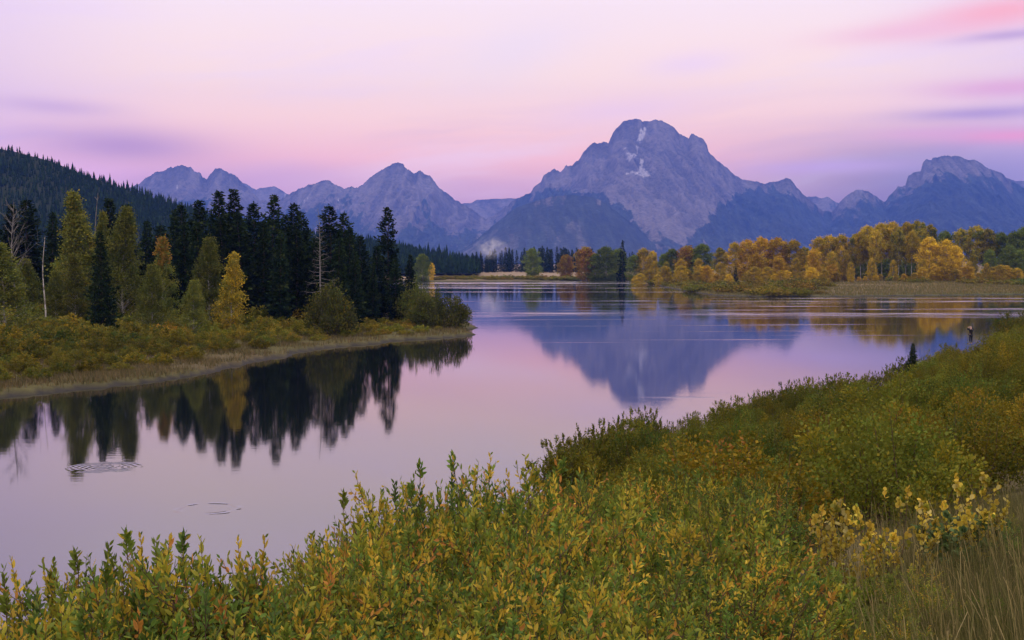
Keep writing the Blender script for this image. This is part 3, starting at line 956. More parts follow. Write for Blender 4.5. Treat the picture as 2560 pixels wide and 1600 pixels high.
BUSH_P = [fin(clump_shrub(231, 7.0, 3.0, 60, 130, .26, [(0.055, 0.062, 0.018), B1, B3, W2], [36, 26, 26, 10]), M_BANK),
          fin(clump_shrub(232, 6.0, 4.6, 80, 120, .26, [B3, (0.045, 0.052, 0.018), B1], [40, 34, 20]), M_BANK)]
cone = lambda q_: (1 - q_) ** .7 * min(1, .45 + q_ * 3.2)
dome = lambda q_: math.sqrt(max(0, 1 - (max(0, q_ - .35) / .66) ** 2)) * min(1, .5 + q_ * 1.6)
A1, A2, A3, A4, A5 = (0.105, 0.118, 0.020), (0.14, 0.138, 0.020), (0.070, 0.095, 0.020), (0.21, 0.165, 0.018), (0.18, 0.100, 0.018)
D1, D2 = (0.37, 0.255, 0.016), (0.27, 0.215, 0.016)
LASPEN_P = [fin(broadleaf(301, 21, 4.2, .08, cone, 260, 66, .30, [A1, A2, A3, A4], [36, 30, 26, 6]), M_ASPEN, 'crown'),
            fin(broadleaf(302, 21, 4.6, .08, cone, 270, 66, .30, [A3, A1, A2], [40, 34, 20]), M_ASPEN, 'crown'),
            fin(broadleaf(303, 16, 3.2, .08, cone, 200, 60, .27, [A3, A1, A2], [40, 34, 20], topcol=A5), M_ASPEN, 'crown'),
            fin(broadleaf(304, 14, 3.0, .12, cone, 180, 60, .27, [A4, A2, D1, A1], [40, 24, 26, 8]), M_ASPEN, 'crown')]
R_P = {'gold': fin(broadleaf(311, 25, 6.2, .06, dome, 170, 66, .55, [D1, D2, A4, A2], [44, 26, 16, 10]), M_ASPEN, 'crown'),
       'orange': fin(broadleaf(312, 22, 6.0, .05, dome, 170, 66, .55, [(0.34, 0.215, 0.018), D1, (0.32, 0.17, .018), D2], [40, 30, 16, 14]), M_ASPEN, 'crown'),
       'green': fin(broadleaf(313, 24, 6.4, .06, dome, 240, 56, .55, [(0.085, 0.125, 0.02), (0.125, 0.15, 0.022), A3], [44, 26, 20]), M_ASPEN, 'crown'),
       'tall': fin(broadleaf(314, 28, 5.4, .40, dome, 180, 52, .52, [D2, D1, (0.22, 0.19, 0.02)], [44, 26, 26]), M_ASPEN, 'crown'),
       'tall2': fin(broadleaf(315, 28, 5.2, .34, dome, 180, 52, .52, [(0.24, 0.21, 0.022), D2, A3], [40, 30, 24]), M_ASPEN, 'crown'),
       'bright': fin(broadleaf(316, 22, 6.0, .05, dome, 180, 66, .52, [(0.50, 0.35, 0.02), D1, A4], [44, 34, 16]), M_ASPEN, 'crown'),
       'red': fin(broadleaf(317, 16, 6.0, .06, dome, 180, 50, .55, [(0.22, 0.105, 0.022), (0.20, 0.13, 0.020), D2], [44, 30, 20]), M_ASPEN, 'crown')}
PINE_P = [fin(conifer(401, 26, 4.0, .06, 240, 46, tuft=.8), M_NEEDLE, 'crown'),
          fin(conifer(402, 26, 3.4, .05, 250, 44, .05, tuft=.8), M_NEEDLE, 'crown'),
          fin(conifer(403, 26, 3.6, .10, 220, 46, .10, prof=.55, tuft=.8), M_NEEDLE, 'crown'),
          fin(conifer(404, 20, 4.4, .02, 280, 46, prof=.85, tuft=.7), M_NEEDLE, 'crown')]
LONE_P = fin(conifer(405, 24, 3.9, .16, 150, 50, .10, prof=.62, tuft=.8), M_NEEDLE, 'crown')
DEAD_P = [('trunk', conifer(406, 25, 3.2, .25, 70, 0, .1, dead=True)[0])]
FAR_P = []
for sd in (411, 412, 413):
    a_, b_ = conifer(sd, 22, 3.2, .04, 90, 12, .04, tuft=1.3, prof=.8)
    FAR_P.append([('trunk', a_), ('crown', b_.mesh('crown', M_NEEDLE))])

def clump_soup(name, label, spots, H0, R0, nst, per, leaf, cols, probs, mat, seed):
    # the shrubs beyond the ones kept as objects, all in one mass
    rng = np.random.default_rng(seed)
    forms = []
    for i in range(4):
        _st, lf = clump_shrub(seed + i, H0, R0, nst, per, leaf, cols, probs)
        forms.append((np.concatenate(lf.v), np.concatenate(lf.f), np.concatenate(lf.c)))
    m_ = MB()
    for (x, y, z, s_, w_) in spots:
        V, Fc, C = forms[rng.integers(4)]
        a = rng.uniform(0, 6.283)
        ca, sa = math.cos(a), math.sin(a)
        W = np.stack([(V[:, 0] * ca - V[:, 1] * sa) * s_ * w_, (V[:, 0] * sa + V[:, 1] * ca) * s_ * w_, V[:, 2] * s_], 1) + (x, y, z)
        hue = np.array((1 + rng.normal() * .14, 1 + rng.normal() * .08, 1)) * rng.uniform(.75, 1.25)
        m_.add(W, Fc, C * hue)
    return tag(m_.build(name, mat), label, 'shrubs', kind='stuff')


PR = random.Random(5)


def put(name, label, cat, group, parts, px, d, py_top=None, H0=1.0, h=None, rz=None, wide=None, lean=0.03):
    """stand a plant at image column px and distance d, tall enough that its top reaches row py_top"""
    x, y, zt = at(px, py_top if py_top is not None else HY, d)
    zg = zat(x, y)
    if h is None:
        h = zt - zg
    sc = h / H0
    st_ = 1.0
    if wide:
        st_ = 1 / wide
        sc = sc * wide
    return plant(name, label, cat, group, parts, (x, y, zg - 0.02 * h), sc, PR.uniform(0, 6.28) if rz is None else rz, st_, (PR.gauss(0, lean), PR.gauss(0, lean)))


K = 2560 / 2419
# ---- left bank: conifers (columns and rows read off the photo at 2419 px across)
BACK_T = 'dark pines packed in the left bank grove'
for j, (X_, Yt, d, pk, lab) in enumerate([
    (516, 447, 249, 0, 'tall dark pine, left one of the two highest pointed tops in the left grove'),
    (556, 445, 246, 1, 'tall dark pine, right one of the two highest pointed tops in the left grove'),
    (470, 471, 254, 0, 'dark pine left of the two highest pointed tops of the grove'),
    (438, 481, 264, 2, 'dark pine where the wooded hillside meets the grove skyline'),
    (408, 492, 274, 1, None), (600, 478, 259, 2, 'narrow dark pine with blunt top right of the two highest pines'),
    (637, 458, 244, 1, 'dark pine with slim ragged tip in the middle of the grove skyline'),
    (662, 505, 264, 0, None), (692, 478, 252, 0, 'dark pine with pointed top left of the grey dead tree'),
    (722, 497, 260, 2, None), (782, 484, 254, 2, 'dark pine whose twin ragged tops rise right of the grey dead tree'),
    (803, 500, 259, 2, None), (826, 536, 249, 0, 'dark pine stepping down the right slope of the grove skyline'), (858, 556, 256, 2, None),
    (890, 580, 264, 0, None), (270, 466, 254, 1, 'dark pine standing behind the two tall left aspens'), (300, 480, 264, 0, None), (340, 520, 264, 0, None),
    (372, 530, 269, 2, None), (395, 545, 244, 1, None), (575, 500, 234, 0, None), (530, 510, 232, 2, None), (620, 520, 232, 0, None), (660, 545, 226, 1, None),
    (700, 540, 232, 0, None), (745, 560, 234, 2, None), (795, 560, 232, 0, None), (840, 590, 236, 0, None), (480, 520, 236, 1, None), (440, 530, 239, 0, None),
    (120, 500, 264, 0, None), (70, 470, 274, 2, None), (20, 480, 274, 1, None), (150, 520, 254, 1, None), (-20, 500, 264, 0, None), (880, 620, 249, 1, None), (935, 610, 260, 2, None), (965, 600, 330, 1, None)]):
    put('pine_tree', lab or 'dark green pine crowded among others in the left bank grove', 'pine', None if lab else BACK_T, PINE_P[pk], X_ * K, d, Yt * K, 20 if pk == 3 else 26, wide=PR.uniform(1.15, 1.6))
for i in range(44):
    X_ = -30 + i * 22.5 + PR.uniform(-10, 10)
    put('pine_tree', 'young dark conifer filling the gaps low behind the left grove', 'pine', 'young conifers low behind the left grove', PINE_P[3], X_ * K, PR.uniform(270, 320), (PR.uniform(570, 650) if X_ < 880 else PR.uniform(655, 680)) * K, 20, wide=1.5)
put('pine_tree', 'solitary dark pine with open ragged crown at the right end of the left grove', 'pine', None, LONE_P, 918 * K, 285, 489 * K, 24, wide=1.12)
put('dead_pine', 'grey dead pine with drooping bare boughs in front of the dark grove', 'dead tree', None, DEAD_P, 757 * K, 228, 486 * K, 25)
put('spruce_tree', 'broad dark spruce in front of the two tall left aspens, boughs down to the shrubs', 'spruce', None, PINE_P[3], 240 * K, 192, 545 * K, 20, wide=.92)
for (X_, Yt, d, pk, H0, wd, lab) in [
    (178, 453, 226, 0, 21, 1.12, 'tallest yellow-green aspen, left one beside the dark spruce'),
    (284, 490, 224, 1, 21, 1.1, 'tall broad green aspen right of the dark spruce'),
    (238, 500, 230, 0, 21, .7, 'slim yellow-flecked aspen between the two tall left aspens'),
    (382, 560, 214, 2, 16, 1.0, 'green aspen with an orange tip left of the dark pine wall'),
    (491, 562, 212, 1, 21, 1.15, 'pale green pointed aspen standing before the dark pines'),
    (545, 598, 208, 3, 14, 1.05, 'small golden yellow aspen with thin white trunk before the dark pines'),
    (455, 662, 200, 1, 21, 1.4, 'little green aspen sapling left of the pale green pointed aspen'),
    (60, 612, 215, 1, 21, 1.5, 'low dark green aspen beside the bare white pole at far left'),
    (128, 640, 215, 1, 21, 1.3, 'low green aspen right of the bare white pole at far left'),
    (10, 575, 190, 1, 21, 1.6, 'bright green aspen cut by the left edge of the view'),
    (355, 625, 205, 1, 21, 1.3, 'low green aspen under the aspen with the orange tip'),
    (170, 600, 215, 0, 21, 1.3, 'lower yellow-green aspen at the foot of the tallest aspen')]:
    put('aspen_tree', lab, 'aspen', None, LASPEN_P[pk], X_ * K, d, Yt * K, H0, wide=wd)
plant('bare_aspen', 'bare white crooked aspen pole among green trees at far left', 'bare tree', None, [('trunk', bare_tree(501, 15.5, 3, M_WHITE, .01, .06))], (*at(103 * K, HY, 205)[:2], .6))
plant('bare_aspen', 'leafless pale tree with fine branches at the left edge of the view', 'bare tree', None, [('trunk', bare_tree(502, 19, 30, M_GREY, .0, .40))], (*at(34, HY, 205)[:2], .6), 1.05)
plant('dead_pine', 'bare grey snag rising between the two tall left aspens', 'dead tree', None, [('trunk', bare_tree(503, 23.5, 7, M_GREY, .005, .12))], (*at(229 * K, HY, 236)[:2], .6), 1.0)
put('bush', 'tall rounded olive bush with yellow leaves before the pines', 'bush', None, BUSH_P[0], 779 * K, 212, 655 * K, 7.0, wide=1.0)
put('bush', 'wide dark green bush leaning over the water at the tip of the left bank', 'bush', None, BUSH_P[1], 1040 * K, 240, 676 * K, 6.0, wide=1.0)
put('bush', 'dark bush under the solitary pine at the right end of the grove', 'bush', None, BUSH_P[1], 972 * K, 262, 655 * K, 6.0, wide=.8)
put('bush', 'low olive bush between the solitary pine and the tip of the left bank', 'bush', None, BUSH_P[0], 1005 * K, 246, 690 * K, 7.0, wide=1.3)

# ---- left bank: shrubs, thickest towards the trees, thin along the water
rng = np.random.default_rng(11)
cand = []
for _ in range(9000):
    px, d = rng.uniform(-60, 1180), rng.uniform(112, 262)
    x, y, _z = at(px, HY, d)
    cand.append((x, y, px, d))
cand = np.array(cand)
sdl = sdist(cand[:, 0], cand[:, 1], LEFT)
keep = []
for c_, s_ in zip(cand, sdl):
    if s_ < 5.5 or (s_ < 11 and rng.uniform() < .75):
        continue
    sep = 3.4 if s_ < 30 else 4.4
    if all((c_[0] - k_[0]) ** 2 + (c_[1] - k_[1]) ** 2 > sep * sep for k_ in keep):
        keep.append((*c_, s_))
keep.sort(key=lambda k_: k_[3])
spots = []
for i, (x, y, px, d, s_) in enumerate(keep[:420]):
    h = min(3.4, .85 + s_ * .075) * rng.uniform(.6, 1.2)
    if px > 880:
        h *= .7
    w_ = rng.uniform(.9, 1.35) if h > 1.4 else rng.uniform(1.1, 1.6)
    if i >= 90:
        spots.append((x, y, zat(x, y) - .05, h / 2.2, w_ * 1.05))
        continue
    kind = rng.choice(3)
    where = 'at the water edge' if s_ < 16 else 'in the middle of the left bank thicket' if s_ < 45 else 'close under the trees of the left bank'
    hue = ('olive', 'yellowish brown', 'dull green')[kind]
    plant('willow_shrub', f'{hue} willow shrub {where}', 'shrub', f'{hue} shrubs {where}', BANK_P[kind], (x, y, zat(x, y) - .05), h / 2.2 * w_, rng.uniform(0, 6.28), 1 / w_)

clump_soup('bank_thicket', 'mass of brown and olive willow scrub covering the left bank up to the trees', spots, 2.2, 2.1, 34, 64, .23, [B1, B2, B3, B4], [36, 26, 26, 10], M_BANK, 240)

# ---- far right shore: aspens and cottonwoods
SEEN_R = {'gold': 'golden', 'orange': 'orange', 'green': 'green', 'tall': 'tall golden brown', 'tall2': 'tall olive', 'bright': 'bright yellow', 'red': 'rusty red'}
for (X_, Yt, d, k_, wd, lab) in [
    (1430, 583, 905, 'green', 1.3, 'broad green tree with reddish tree at its left on the far meadow'), (1462, 588, 900, 'green', 1.2, None), (1408, 600, 910, 'green', 1.0, None),
    (1386, 586, 915, 'red', 1.1, 'rusty orange tree against the broad green trees on the far meadow'),
    (1257, 587, 1000, 'green', 1.25, 'solitary yellow-green tree on the far meadow'), (1337, 603, 990, 'red', 1.0, 'small solitary rusty tree on the far meadow'),
    (1498, 603, 880, 'green', 1.1, None), (1521, 588, 880, 'gold', 1.1, 'golden tree right of the dark pointed spruce on the far shore'), (1540, 594, 876, 'gold', 1.0, None), (1568, 600, 872, 'green', 1.1, None),
    (1590, 588, 872, 'green', 1.2, None), (1622, 583, 868, 'red', 1.2, 'reddish tree left of the rounded dark green tree on the far shore'), (1660, 577, 862, 'green', 1.3, 'rounded dark green tree before the golden grove'), (1640, 590, 866, 'green', 1.1, None),
    (1610, 612, 800, 'bright', 1.0, None), (1650, 612, 790, 'gold', 1.0, None), (1575, 618, 820, 'tall2', 1.0, None), (1545, 618, 830, 'gold', .9, None),
    (1702, 585, 790, 'tall2', 1.2, None), (1735, 574, 785, 'gold', 1.1, None), (1768, 568, 782, 'orange', 1.2, None), (1800, 562, 780, 'orange', 1.2, 'broad orange tree at the top of the orange grove'),
    (1838, 563, 778, 'orange', 1.2, None), (1872, 568, 776, 'gold', 1.1, None), (1700, 620, 760, 'gold', 1.0, None), (1790, 600, 760, 'orange', 1.1, None), (1840, 605, 758, 'orange', 1.1, None), (1880, 610, 756, 'gold', 1.0, None),
    (1900, 583, 782, 'tall2', 1.0, None), (1935, 562, 775, 'gold', 1.1, None), (1960, 558, 772, 'gold', 1.1, None), (1990, 556, 770, 'gold', 1.0, None), (2020, 552, 768, 'tall2', 1.0, None),
    (1925, 590, 752, 'orange', 1.1, None), (1965, 596, 750, 'gold', 1.0, None), (2000, 600, 752, 'gold', .9, None),
    (2052, 533, 770, 'tall', 1.0, 'tall golden brown aspen at the left shoulder of the tallest trees'), (2085, 527, 772, 'tall', 1.0, None), (2110, 524, 768, 'tall', 1.0, None), (2140, 525, 770, 'tall', .95, None),
    (2170, 521, 766, 'tall2', 1.05, 'highest olive aspen of the far right grove'), (2195, 530, 772, 'tall2', 1.0, None), (2035, 548, 764, 'tall', .9, None), (2125, 540, 756, 'tall2', .9, None), (2070, 545, 756, 'tall', .9, None), (2155, 545, 752, 'tall', .85, None),
    (2196, 562, 742, 'bright', 1.15, 'bright yellow rounded aspen before the darker right grove'), (2232, 568, 738, 'bright', 1.1, 'bright yellow aspen at the centre of three before the darker right grove'), (2258, 582, 734, 'bright', 1.05, 'bright yellow aspen, lowest and rightmost of three before the darker right grove'),
    (2235, 547, 790, 'green', 1.0, None), (2270, 540, 785, 'tall2', 1.05, None), (2305, 533, 780, 'tall2', 1.1, None), (2335, 540, 778, 'tall2', 1.05, None), (2365, 550, 776, 'green', 1.0, None), (2395, 548, 770, 'green', 1.2, None),
    (2425, 535, 765, 'green', 1.2, None), (2460, 540, 765, 'green', 1.1, None), (2385, 580, 750, 'green', 1.0, None), (2415, 590, 745, 'green', 1.0, None), (2440, 600, 740, 'gold', 1.0, None), (2340, 590, 750, 'green', 1.0, None), (2300, 600, 745, 'tall2', .9, None),
    (2290, 618, 725, 'gold', .9, None), (2330, 622, 722, 'gold', .9, None), (2180, 612, 735, 'gold', .9, None), (2110, 615, 745, 'gold', .8, None), (2060, 610, 745, 'gold', .9, None), (2010, 620, 742, 'gold', .9, None),
    (1000, 600, 820, 'green', 1.1, 'dull green round tree behind the tip of the left grove'), (1020, 622, 900, 'bright', .8, 'small yellow tree at the foot of the far dark hill')]:
    put('aspen_tree', lab or f'{SEEN_R[k_]} aspen merging into its neighbours on the far right shore', 'aspen', None if lab else f'{SEEN_R[k_]} aspens on the far right shore',
        R_P[k_], X_ * K, d, Yt * K, {'gold': 25, 'orange': 22, 'green': 24, 'tall': 28, 'tall2': 28, 'bright': 22, 'red': 16}[k_], wide=wd * PR.uniform(.95, 1.1), lean=.015)
for i in range(58):
    px = 1590 + i * 17.5 + PR.uniform(-8, 8)
    k_ = PR.choice(['gold', 'bright', 'orange', 'tall2'] if px > 1750 else ['gold', 'tall2', 'bright'])
    put('young_aspen', 'young autumn coloured aspen at the foot of the far right grove', 'aspen', 'young aspens at the foot of the far right grove', R_P['gold' if k_ == 'tall2' else k_], px, PR.uniform(715, 760), None, {'gold': 25, 'orange': 22, 'green': 24, 'bright': 22, 'tall2': 25}[k_], (PR.uniform(2.5, 4.5) if 2110 < px < 2300 else PR.uniform(5, 10)), wide=1.7, lean=.02)
for i in range(16):
    put('aspen_tree', 'dark green tree standing behind the tall pale trunks of the far right grove', 'aspen', 'trees behind the tall trunks of the far right grove', R_P['green'], 2110 + i * 15 + PR.uniform(-6, 6), PR.uniform(800, 840), None, 24, PR.uniform(11, 15), wide=1.4, lean=.02)
put('spruce_tree', 'dark pointed spruce among the green and golden trees of the far shore', 'spruce', None, FAR_P[0], 1470 * K, 890, 571 * K, 22, wide=1.15)
put('spruce_tree', 'small dark spruce at the foot of the golden grove', 'spruce', None, FAR_P[1], 1738 * K, 745, 633 * K, 22, wide=1.6)

# ---- far conifer belt across the meadow
rng = np.random.default_rng(21)
belt = []
for i in range(150):
    px = rng.uniform(1035, 1600)
    top = np.interp(px, [1035, 1090, 1180, 1260, 1330, 1420, 1560, 1600], [640, 636, 634, 622, 618, 622, 628, 634]) + rng.uniform(-3, 16)
    belt.append((px, 1290 + rng.uniform(0, 150), top))
for (px, d, top) in belt:
    put('conifer_tree', 'dark conifer in the dense belt of conifers behind the far meadow', 'conifer', 'conifers in the belt behind the far meadow', FAR_P[rng.choice(3)], px, d, top, 22, wide=rng.uniform(1.0, 1.35), lean=.01)

# ---- far shore shrubs
rng = np.random.default_rng(31)
spots = []
for i in range(420):
    if i < 260:
        px, py = rng.uniform(1590, 2560), None
        d = rng.uniform(480, 760)
    else:
        px, d = rng.uniform(1080, 1620), rng.uniform(905, 960)
    x, y, _z = at(px, HY, d)
    s_ = float(sdist(np.array([x]), np.array([y]), FARL)[0])
    if s_ < 2.5 or (px > 2060 and s_ < 130):
        continue
    h = rng.uniform(1.6, 3.6) if i < 260 else rng.uniform(1.2, 3.0)
    spots.append((x, y, zat(x, y) - .1, h / 2.2, rng.uniform(1.6, 2.4)))
clump_soup('shore_shrubs', 'low band of olive and tawny willow scrub along the far shores', spots, 2.2, 2.1, 26, 40, .36, [B1, B2, B3, B4, (.15, .12, .03)], [30, 26, 26, 10, 14], M_BANK, 250)

# ---- right bank: the big willow thicket falling to the river
SIL = [(1380, 1125), (1400, 1095), (1440, 1075), (1500, 1062), (1560, 1028), (1600, 1024), (1660, 1060), (1700, 1050), (1760, 1024), (1800, 1002), (1850, 990), (1900, 985), (1980, 955), (2040, 948), (2100, 940),
       (2200, 928), (2250, 905), (2300, 880), (2360, 868), (2400, 852), (2450, 842), (2500, 800), (2540, 776), (2600, 765)]
SILD = [(1380, 64), (1500, 72), (1600, 80), (1760, 88), (1980, 104), (2200, 118), (2400, 146), (2450, 160), (2540, 200), (2600, 215)]
sil = lambda px: float(np.interp(px, [p[0] for p in SIL], [p[1] for p in SIL]))
sild = lambda px: float(np.interp(px, [p[0] for p in SILD], [p[1] for p in SILD]))
rng = np.random.default_rng(41)
HUE_W = ('olive', 'golden brown', 'grey green', 'thin olive')
for px in np.arange(1392, 2600, 21.0):
    px = px + rng.uniform(-7, 7)
    d = sild(px) * rng.uniform(.94, 1.0)
    if 2395 < px < 2470:
        continue
    kind = rng.choice(2)
    put('willow_shrub', 'feathery willow shrub on the rim of the right bank thicket, outlined against the water', 'shrub', 'willow shrubs along the water rim of the right thicket', SHORE_P[0] if kind == 0 else SHORE_P[1], px, d, sil(px) - rng.uniform(-8, 14), 3.0, wide=rng.uniform(.9, 1.2), lean=.06)
keep = []
for _ in range(6000):
    px, q_ = rng.uniform(1400, 2640), rng.uniform(0, 1)
    d1 = sild(px) * .96
    d0 = float(np.interp(px, [1400, 1700, 2100, 2350, 2560], [30, 27, 33, 38, 46]))
    d = 1 / lerp(1 / d0, 1 / d1, q_)
    x, y, _z = at(px, HY, d)
    if all((x - k_[0]) ** 2 + (y - k_[1]) ** 2 > (2.3 + d * .019) ** 2 for k_ in keep):
        keep.append((x, y, px, d))
keep.sort(key=lambda k_: k_[3])
spots = []
for i, (x, y, px, d) in enumerate(keep[:150]):
    zg = zat(x, y)
    h = rng.uniform(2.1, 4.0) if rng.uniform() < .75 else rng.uniform(1.1, 1.7)
    # never taller than the thicket's own skyline, so the river stays in view
    yt = at(px, sil(px) + rng.uniform(-14, 46), d)[2]
    h = min(h, max(1.0, yt - zg))
    if 2380 < px < 2480 and d > 80:
        h = min(h, max(.5, at(px, 862, d)[2] - zg))
    kind = rng.choice(4, p=[.34, .30, .24, .12])
    reach = 'nearest the dry grass' if d < 50 else 'half way down the right bank' if d < 85 else 'far down the right bank'
    w_ = rng.uniform(.95, 1.25) if h > 1.8 else 1.4
    plant('willow_shrub', f'{HUE_W[kind]} willow shrub {reach} in the big right thicket', 'shrub', f'{HUE_W[kind]} thicket shrubs {reach}', WILLOW_P[kind], (x, y, zg - .05), h / 2.8 * w_, rng.uniform(0, 6.28), 1 / w_)
put('pine_sapling', 'small dark blue-green bushy conifer poking above the right thicket by the water', 'conifer', None, PINE_P[3], 2278, 116, 858, 20, wide=1.15)

# ---- foreground bushes: (column, row of the top, distance, form)
rng = np.random.default_rng(51)
FG = []
for (px, top, d, k_) in [
    (20, 1425, 10.5, 's0'), (75, 1440, 10.0, 's0'), (130, 1470, 10.2, 's0'), (215, 1385, 10.5, 3), (265, 1362, 10.8, 3), (300, 1400, 10.2, 3), (320, 1385, 10.0, 1), (395, 1340, 9.6, 's0'), (430, 1352, 9.6, 0), (460, 1350, 9.7, 's0'), (390, 1375, 9.2, 2),
    (510, 1392, 9.4, 1), (570, 1388, 9.6, 's0'), (600, 1430, 9.4, 2), (630, 1455, 9.4, 's1'), (680, 1435, 9.6, 's1'), (715, 1418, 9.8, 's1'), (735, 1400, 10.0, 's0'), (760, 1372, 10.6, 1), (790, 1345, 11.5, 's1'),
    (822, 1318, 13.0, 1), (845, 1250, 15.0, 's0'), (870, 1262, 15.0, 's0'), (905, 1280, 14.5, 1), (935, 1228, 16.5, 's0'), (955, 1175, 17.5, 's0'), (985, 1185, 17.0, 3), (1020, 1172, 17.5, 's0'), (1050, 1158, 17.8, 's0'), (1085, 1165, 17.5, 3),
    (1120, 1180, 17.0, 1), (1150, 1155, 17.5, 's0'), (1190, 1142, 17.0, 0), (1230, 1140, 17.2, 's0'), (1262, 1128, 17.5, 's0'), (1300, 1150, 17.4, 's0'), (1330, 1130, 17.2, 's0'), (1365, 1122, 17.5, 's0'), (1390, 1130, 17.2, 's0'), (1250, 1170, 16.0, 1), (1330, 1190, 16, 1)]:
    FG.append((px, top, d, k_))
for (row, d, p0, p1, stepx) in [(1230, 15.5, 960, 1960, 66), (1282, 13.6, 900, 1910, 72), (1340, 12.0, 840, 1860, 84), (1400, 10.6, 780, 1800, 94), (1455, 9.5, 240, 1720, 104), (1510, 8.6, 0, 1640, 114), (1570, 7.9, -40, 1580, 122), (1630, 7.3, -40, 1520, 130)]:
    px = p0
    while px < p1:
        FG.append((px + rng.uniform(-24, 24), row + rng.uniform(-42, 58), d * rng.uniform(.97, 1.04), int(rng.choice(4, p=[.32, .34, .26, .08]))))
        px += stepx * rng.uniform(.85, 1.15)
for (row, d, p0, p1, stepx) in [(1190, 24, 1400, 2000, 62), (1168, 29, 1420, 1960, 60)]:
    px = p0
    while px < p1:
        FG.append((px + rng.uniform(-20, 20), row + rng.uniform(-12, 16), d, int(rng.choice(4, p=[.3, .4, .2, .1]))))
        px += stepx
for (px, top, d, k_) in [(345, 1372, 10.0, 0), (10, 1520, 8.7, 0), (-40, 1490, 8.9, 1), (110, 1510, 8.6, 2), (480, 1362, 9.8, 3), (560, 1400, 9.6, 1), (420, 1375, 10.0, 3), (240, 1395, 10.4, 0), (90, 1440, 10.2, 1), (1180, 1150, 17.6, 1), (1280, 1140, 17.8, 0), (1010, 1180, 17.2, 1), (1100, 1165, 17.6, 0), (900, 1240, 15.5, 0), (930, 1190, 17.0, 's0'), (1350, 1135, 17.5, 2), (865, 1255, 15.2, 's0')]:
    FG.append((px, top, d, k_))
FORM = {0: (NEAR_P[0], 'green bush with scattered yellow leaves'), 1: (NEAR_P[1], 'yellow-green bush with many yellow leaves'), 2: (NEAR_P[2], 'green bush with orange and yellow leaves'),
        3: (NEAR_P[3], 'dark green bush with small leaves'), 's0': (SPRAY_P[0], 'loose upright spray of green leaves'), 's1': (SPRAY_P[1], 'loose spray of orange and reddish leaves')}
for (px, top, d, k_) in FG:
    parts, txt = FORM[k_]
    reach = 'in the nearest row' if d < 9 else 'beside the calm water' if d < 13 else 'on the middle slope' if d < 20 else 'before the willow thicket'
    x, y, zt = at(px, top, d)
    zg = zat(x, y)
    h = min(max(.8, (zt - zg) * (.98 if px < 760 else .96)), 3.6)
    sc = (h / 1.7) ** .5
    put('leafy_bush', f'{txt} {reach}', 'bush', f'{txt} {reach}', parts, px, d, None, 1.7, h, wide=sc / (h / 1.7), lean=.07)
put('leafy_bush', 'low bush of long yellow leaves at the lower right beside the dry grass', 'bush', None, YELLOW_P, 2010, 13.0, 1385, 1.2, h=.95, wide=1.1)
put('leafy_bush', 'yellow-leaved bush at the bottom edge left of the dry grass', 'bush', None, YELLOW_P, 1940, 11.5, 1440, 1.2, h=.95, wide=1.1)
put('leafy_bush', 'small green and yellow bush at the bottom edge touching the dry grass', 'bush', None, NEAR_P[2], 1930, 9.0, 1545, 1.7, h=.6, wide=1.2)
put('leafy_bush', 'dense deep green bush with narrow upright leaves left of the grass slope', 'bush', None, GREEN_P, 2110, 18.0, 1300, 1.2, h=.85, wide=1.3)
put('leafy_bush', 'deep green narrow-leaved bush behind the long yellow leaves', 'bush', None, GREEN_P, 2035, 17.0, 1318, 1.2, h=.9, wide=1.3)
put('leafy_bush', 'deep green bush at the edge of the dry grass slope', 'bush', None, GREEN_P, 2185, 18.0, 1345, 1.2, h=.75, wide=1.3)
for (px, top, d, k_, lab) in [
    (2075, 1190, 21.5, 0, 'young aspen with pale cream and yellow round leaves, leftmost of the yellow saplings'), (2130, 1215, 21.5, 0, 'pale yellow aspen sapling second from the left among the saplings'), (2040, 1225, 21.5, 1, 'ochre leaved aspen sapling at the edge of the near bushes'),
    (2190, 1140, 21.5, 1, 'tall thin ochre aspen sapling in the middle of the saplings'), (2250, 1165, 21.5, 1, 'ochre round-leaved sapling right of the tall thin sapling'), (2290, 1245, 21.5, 0, 'low pale yellow sapling below the row of saplings'),
    (2375, 1140, 21.5, 0, 'cream and yellow aspen sapling standing apart above the grass'), (2415, 1190, 21.5, 1, 'yellow sapling behind the grey green round-leaved plant'), (2465, 1180, 21.5, 0, 'rightmost yellow aspen sapling above the grass'),
    (2435, 1262, 21.5, 2, 'grey green round-leaved plant on the grassy slope'), (2385, 1300, 21.5, 2, 'second grey green round-leaved plant, lower left of the other')]:
    put('aspen_sapling', lab, 'sapling', None, SAPLING_P[k_], px, d, top, (1.3, 1.3, 1.0)[k_], h=(min(1.6, max(.9, at(px, top, d)[2] - zat(at(px, top, d)[0], d))) if k_ < 2 else 1.1), wide=(1.0 if k_ < 2 else 1.15))
for (px, top, d, k_, lab) in [(2340, 1290, 12.5, 3, 'small dark green plant in the dry grass under the grey green plants'), (2480, 1280, 15.0, 3, 'dark green low bush at the right among dry grass'), (2520, 1180, 24, 2, 'reddish green bush by the right edge below the thicket'), (2555, 1240, 20, 3, 'low green bush at the right edge above the dry grass')]:
    put('leafy_bush', lab, 'bush', None, NEAR_P[k_], px, d, top, 1.7, h=.6, wide=1.4)

for (px, top, d, txt) in [(2130, 1400, 14, 'dark weedy plant left of the dry grass slope'), (2230, 1370, 16, 'dark weedy plant above the dry grass among saplings'), (2290, 1340, 18, 'brownish weedy plant under the cream sapling'), (2260, 1420, 13.5, 'low weed in the dry grass at the foot of the green bush'), (2330, 1380, 16, 'low weed in the dry grass right of the green bush')]:
    put('leafy_bush', txt, 'bush', None, SAPLING_P[1] if 'ochre' in txt or 'yellow leafed' in txt else NEAR_P[3] if 'dark' in txt else NEAR_P[2], px, d, top, 1.7, h=.75, wide=1.3)

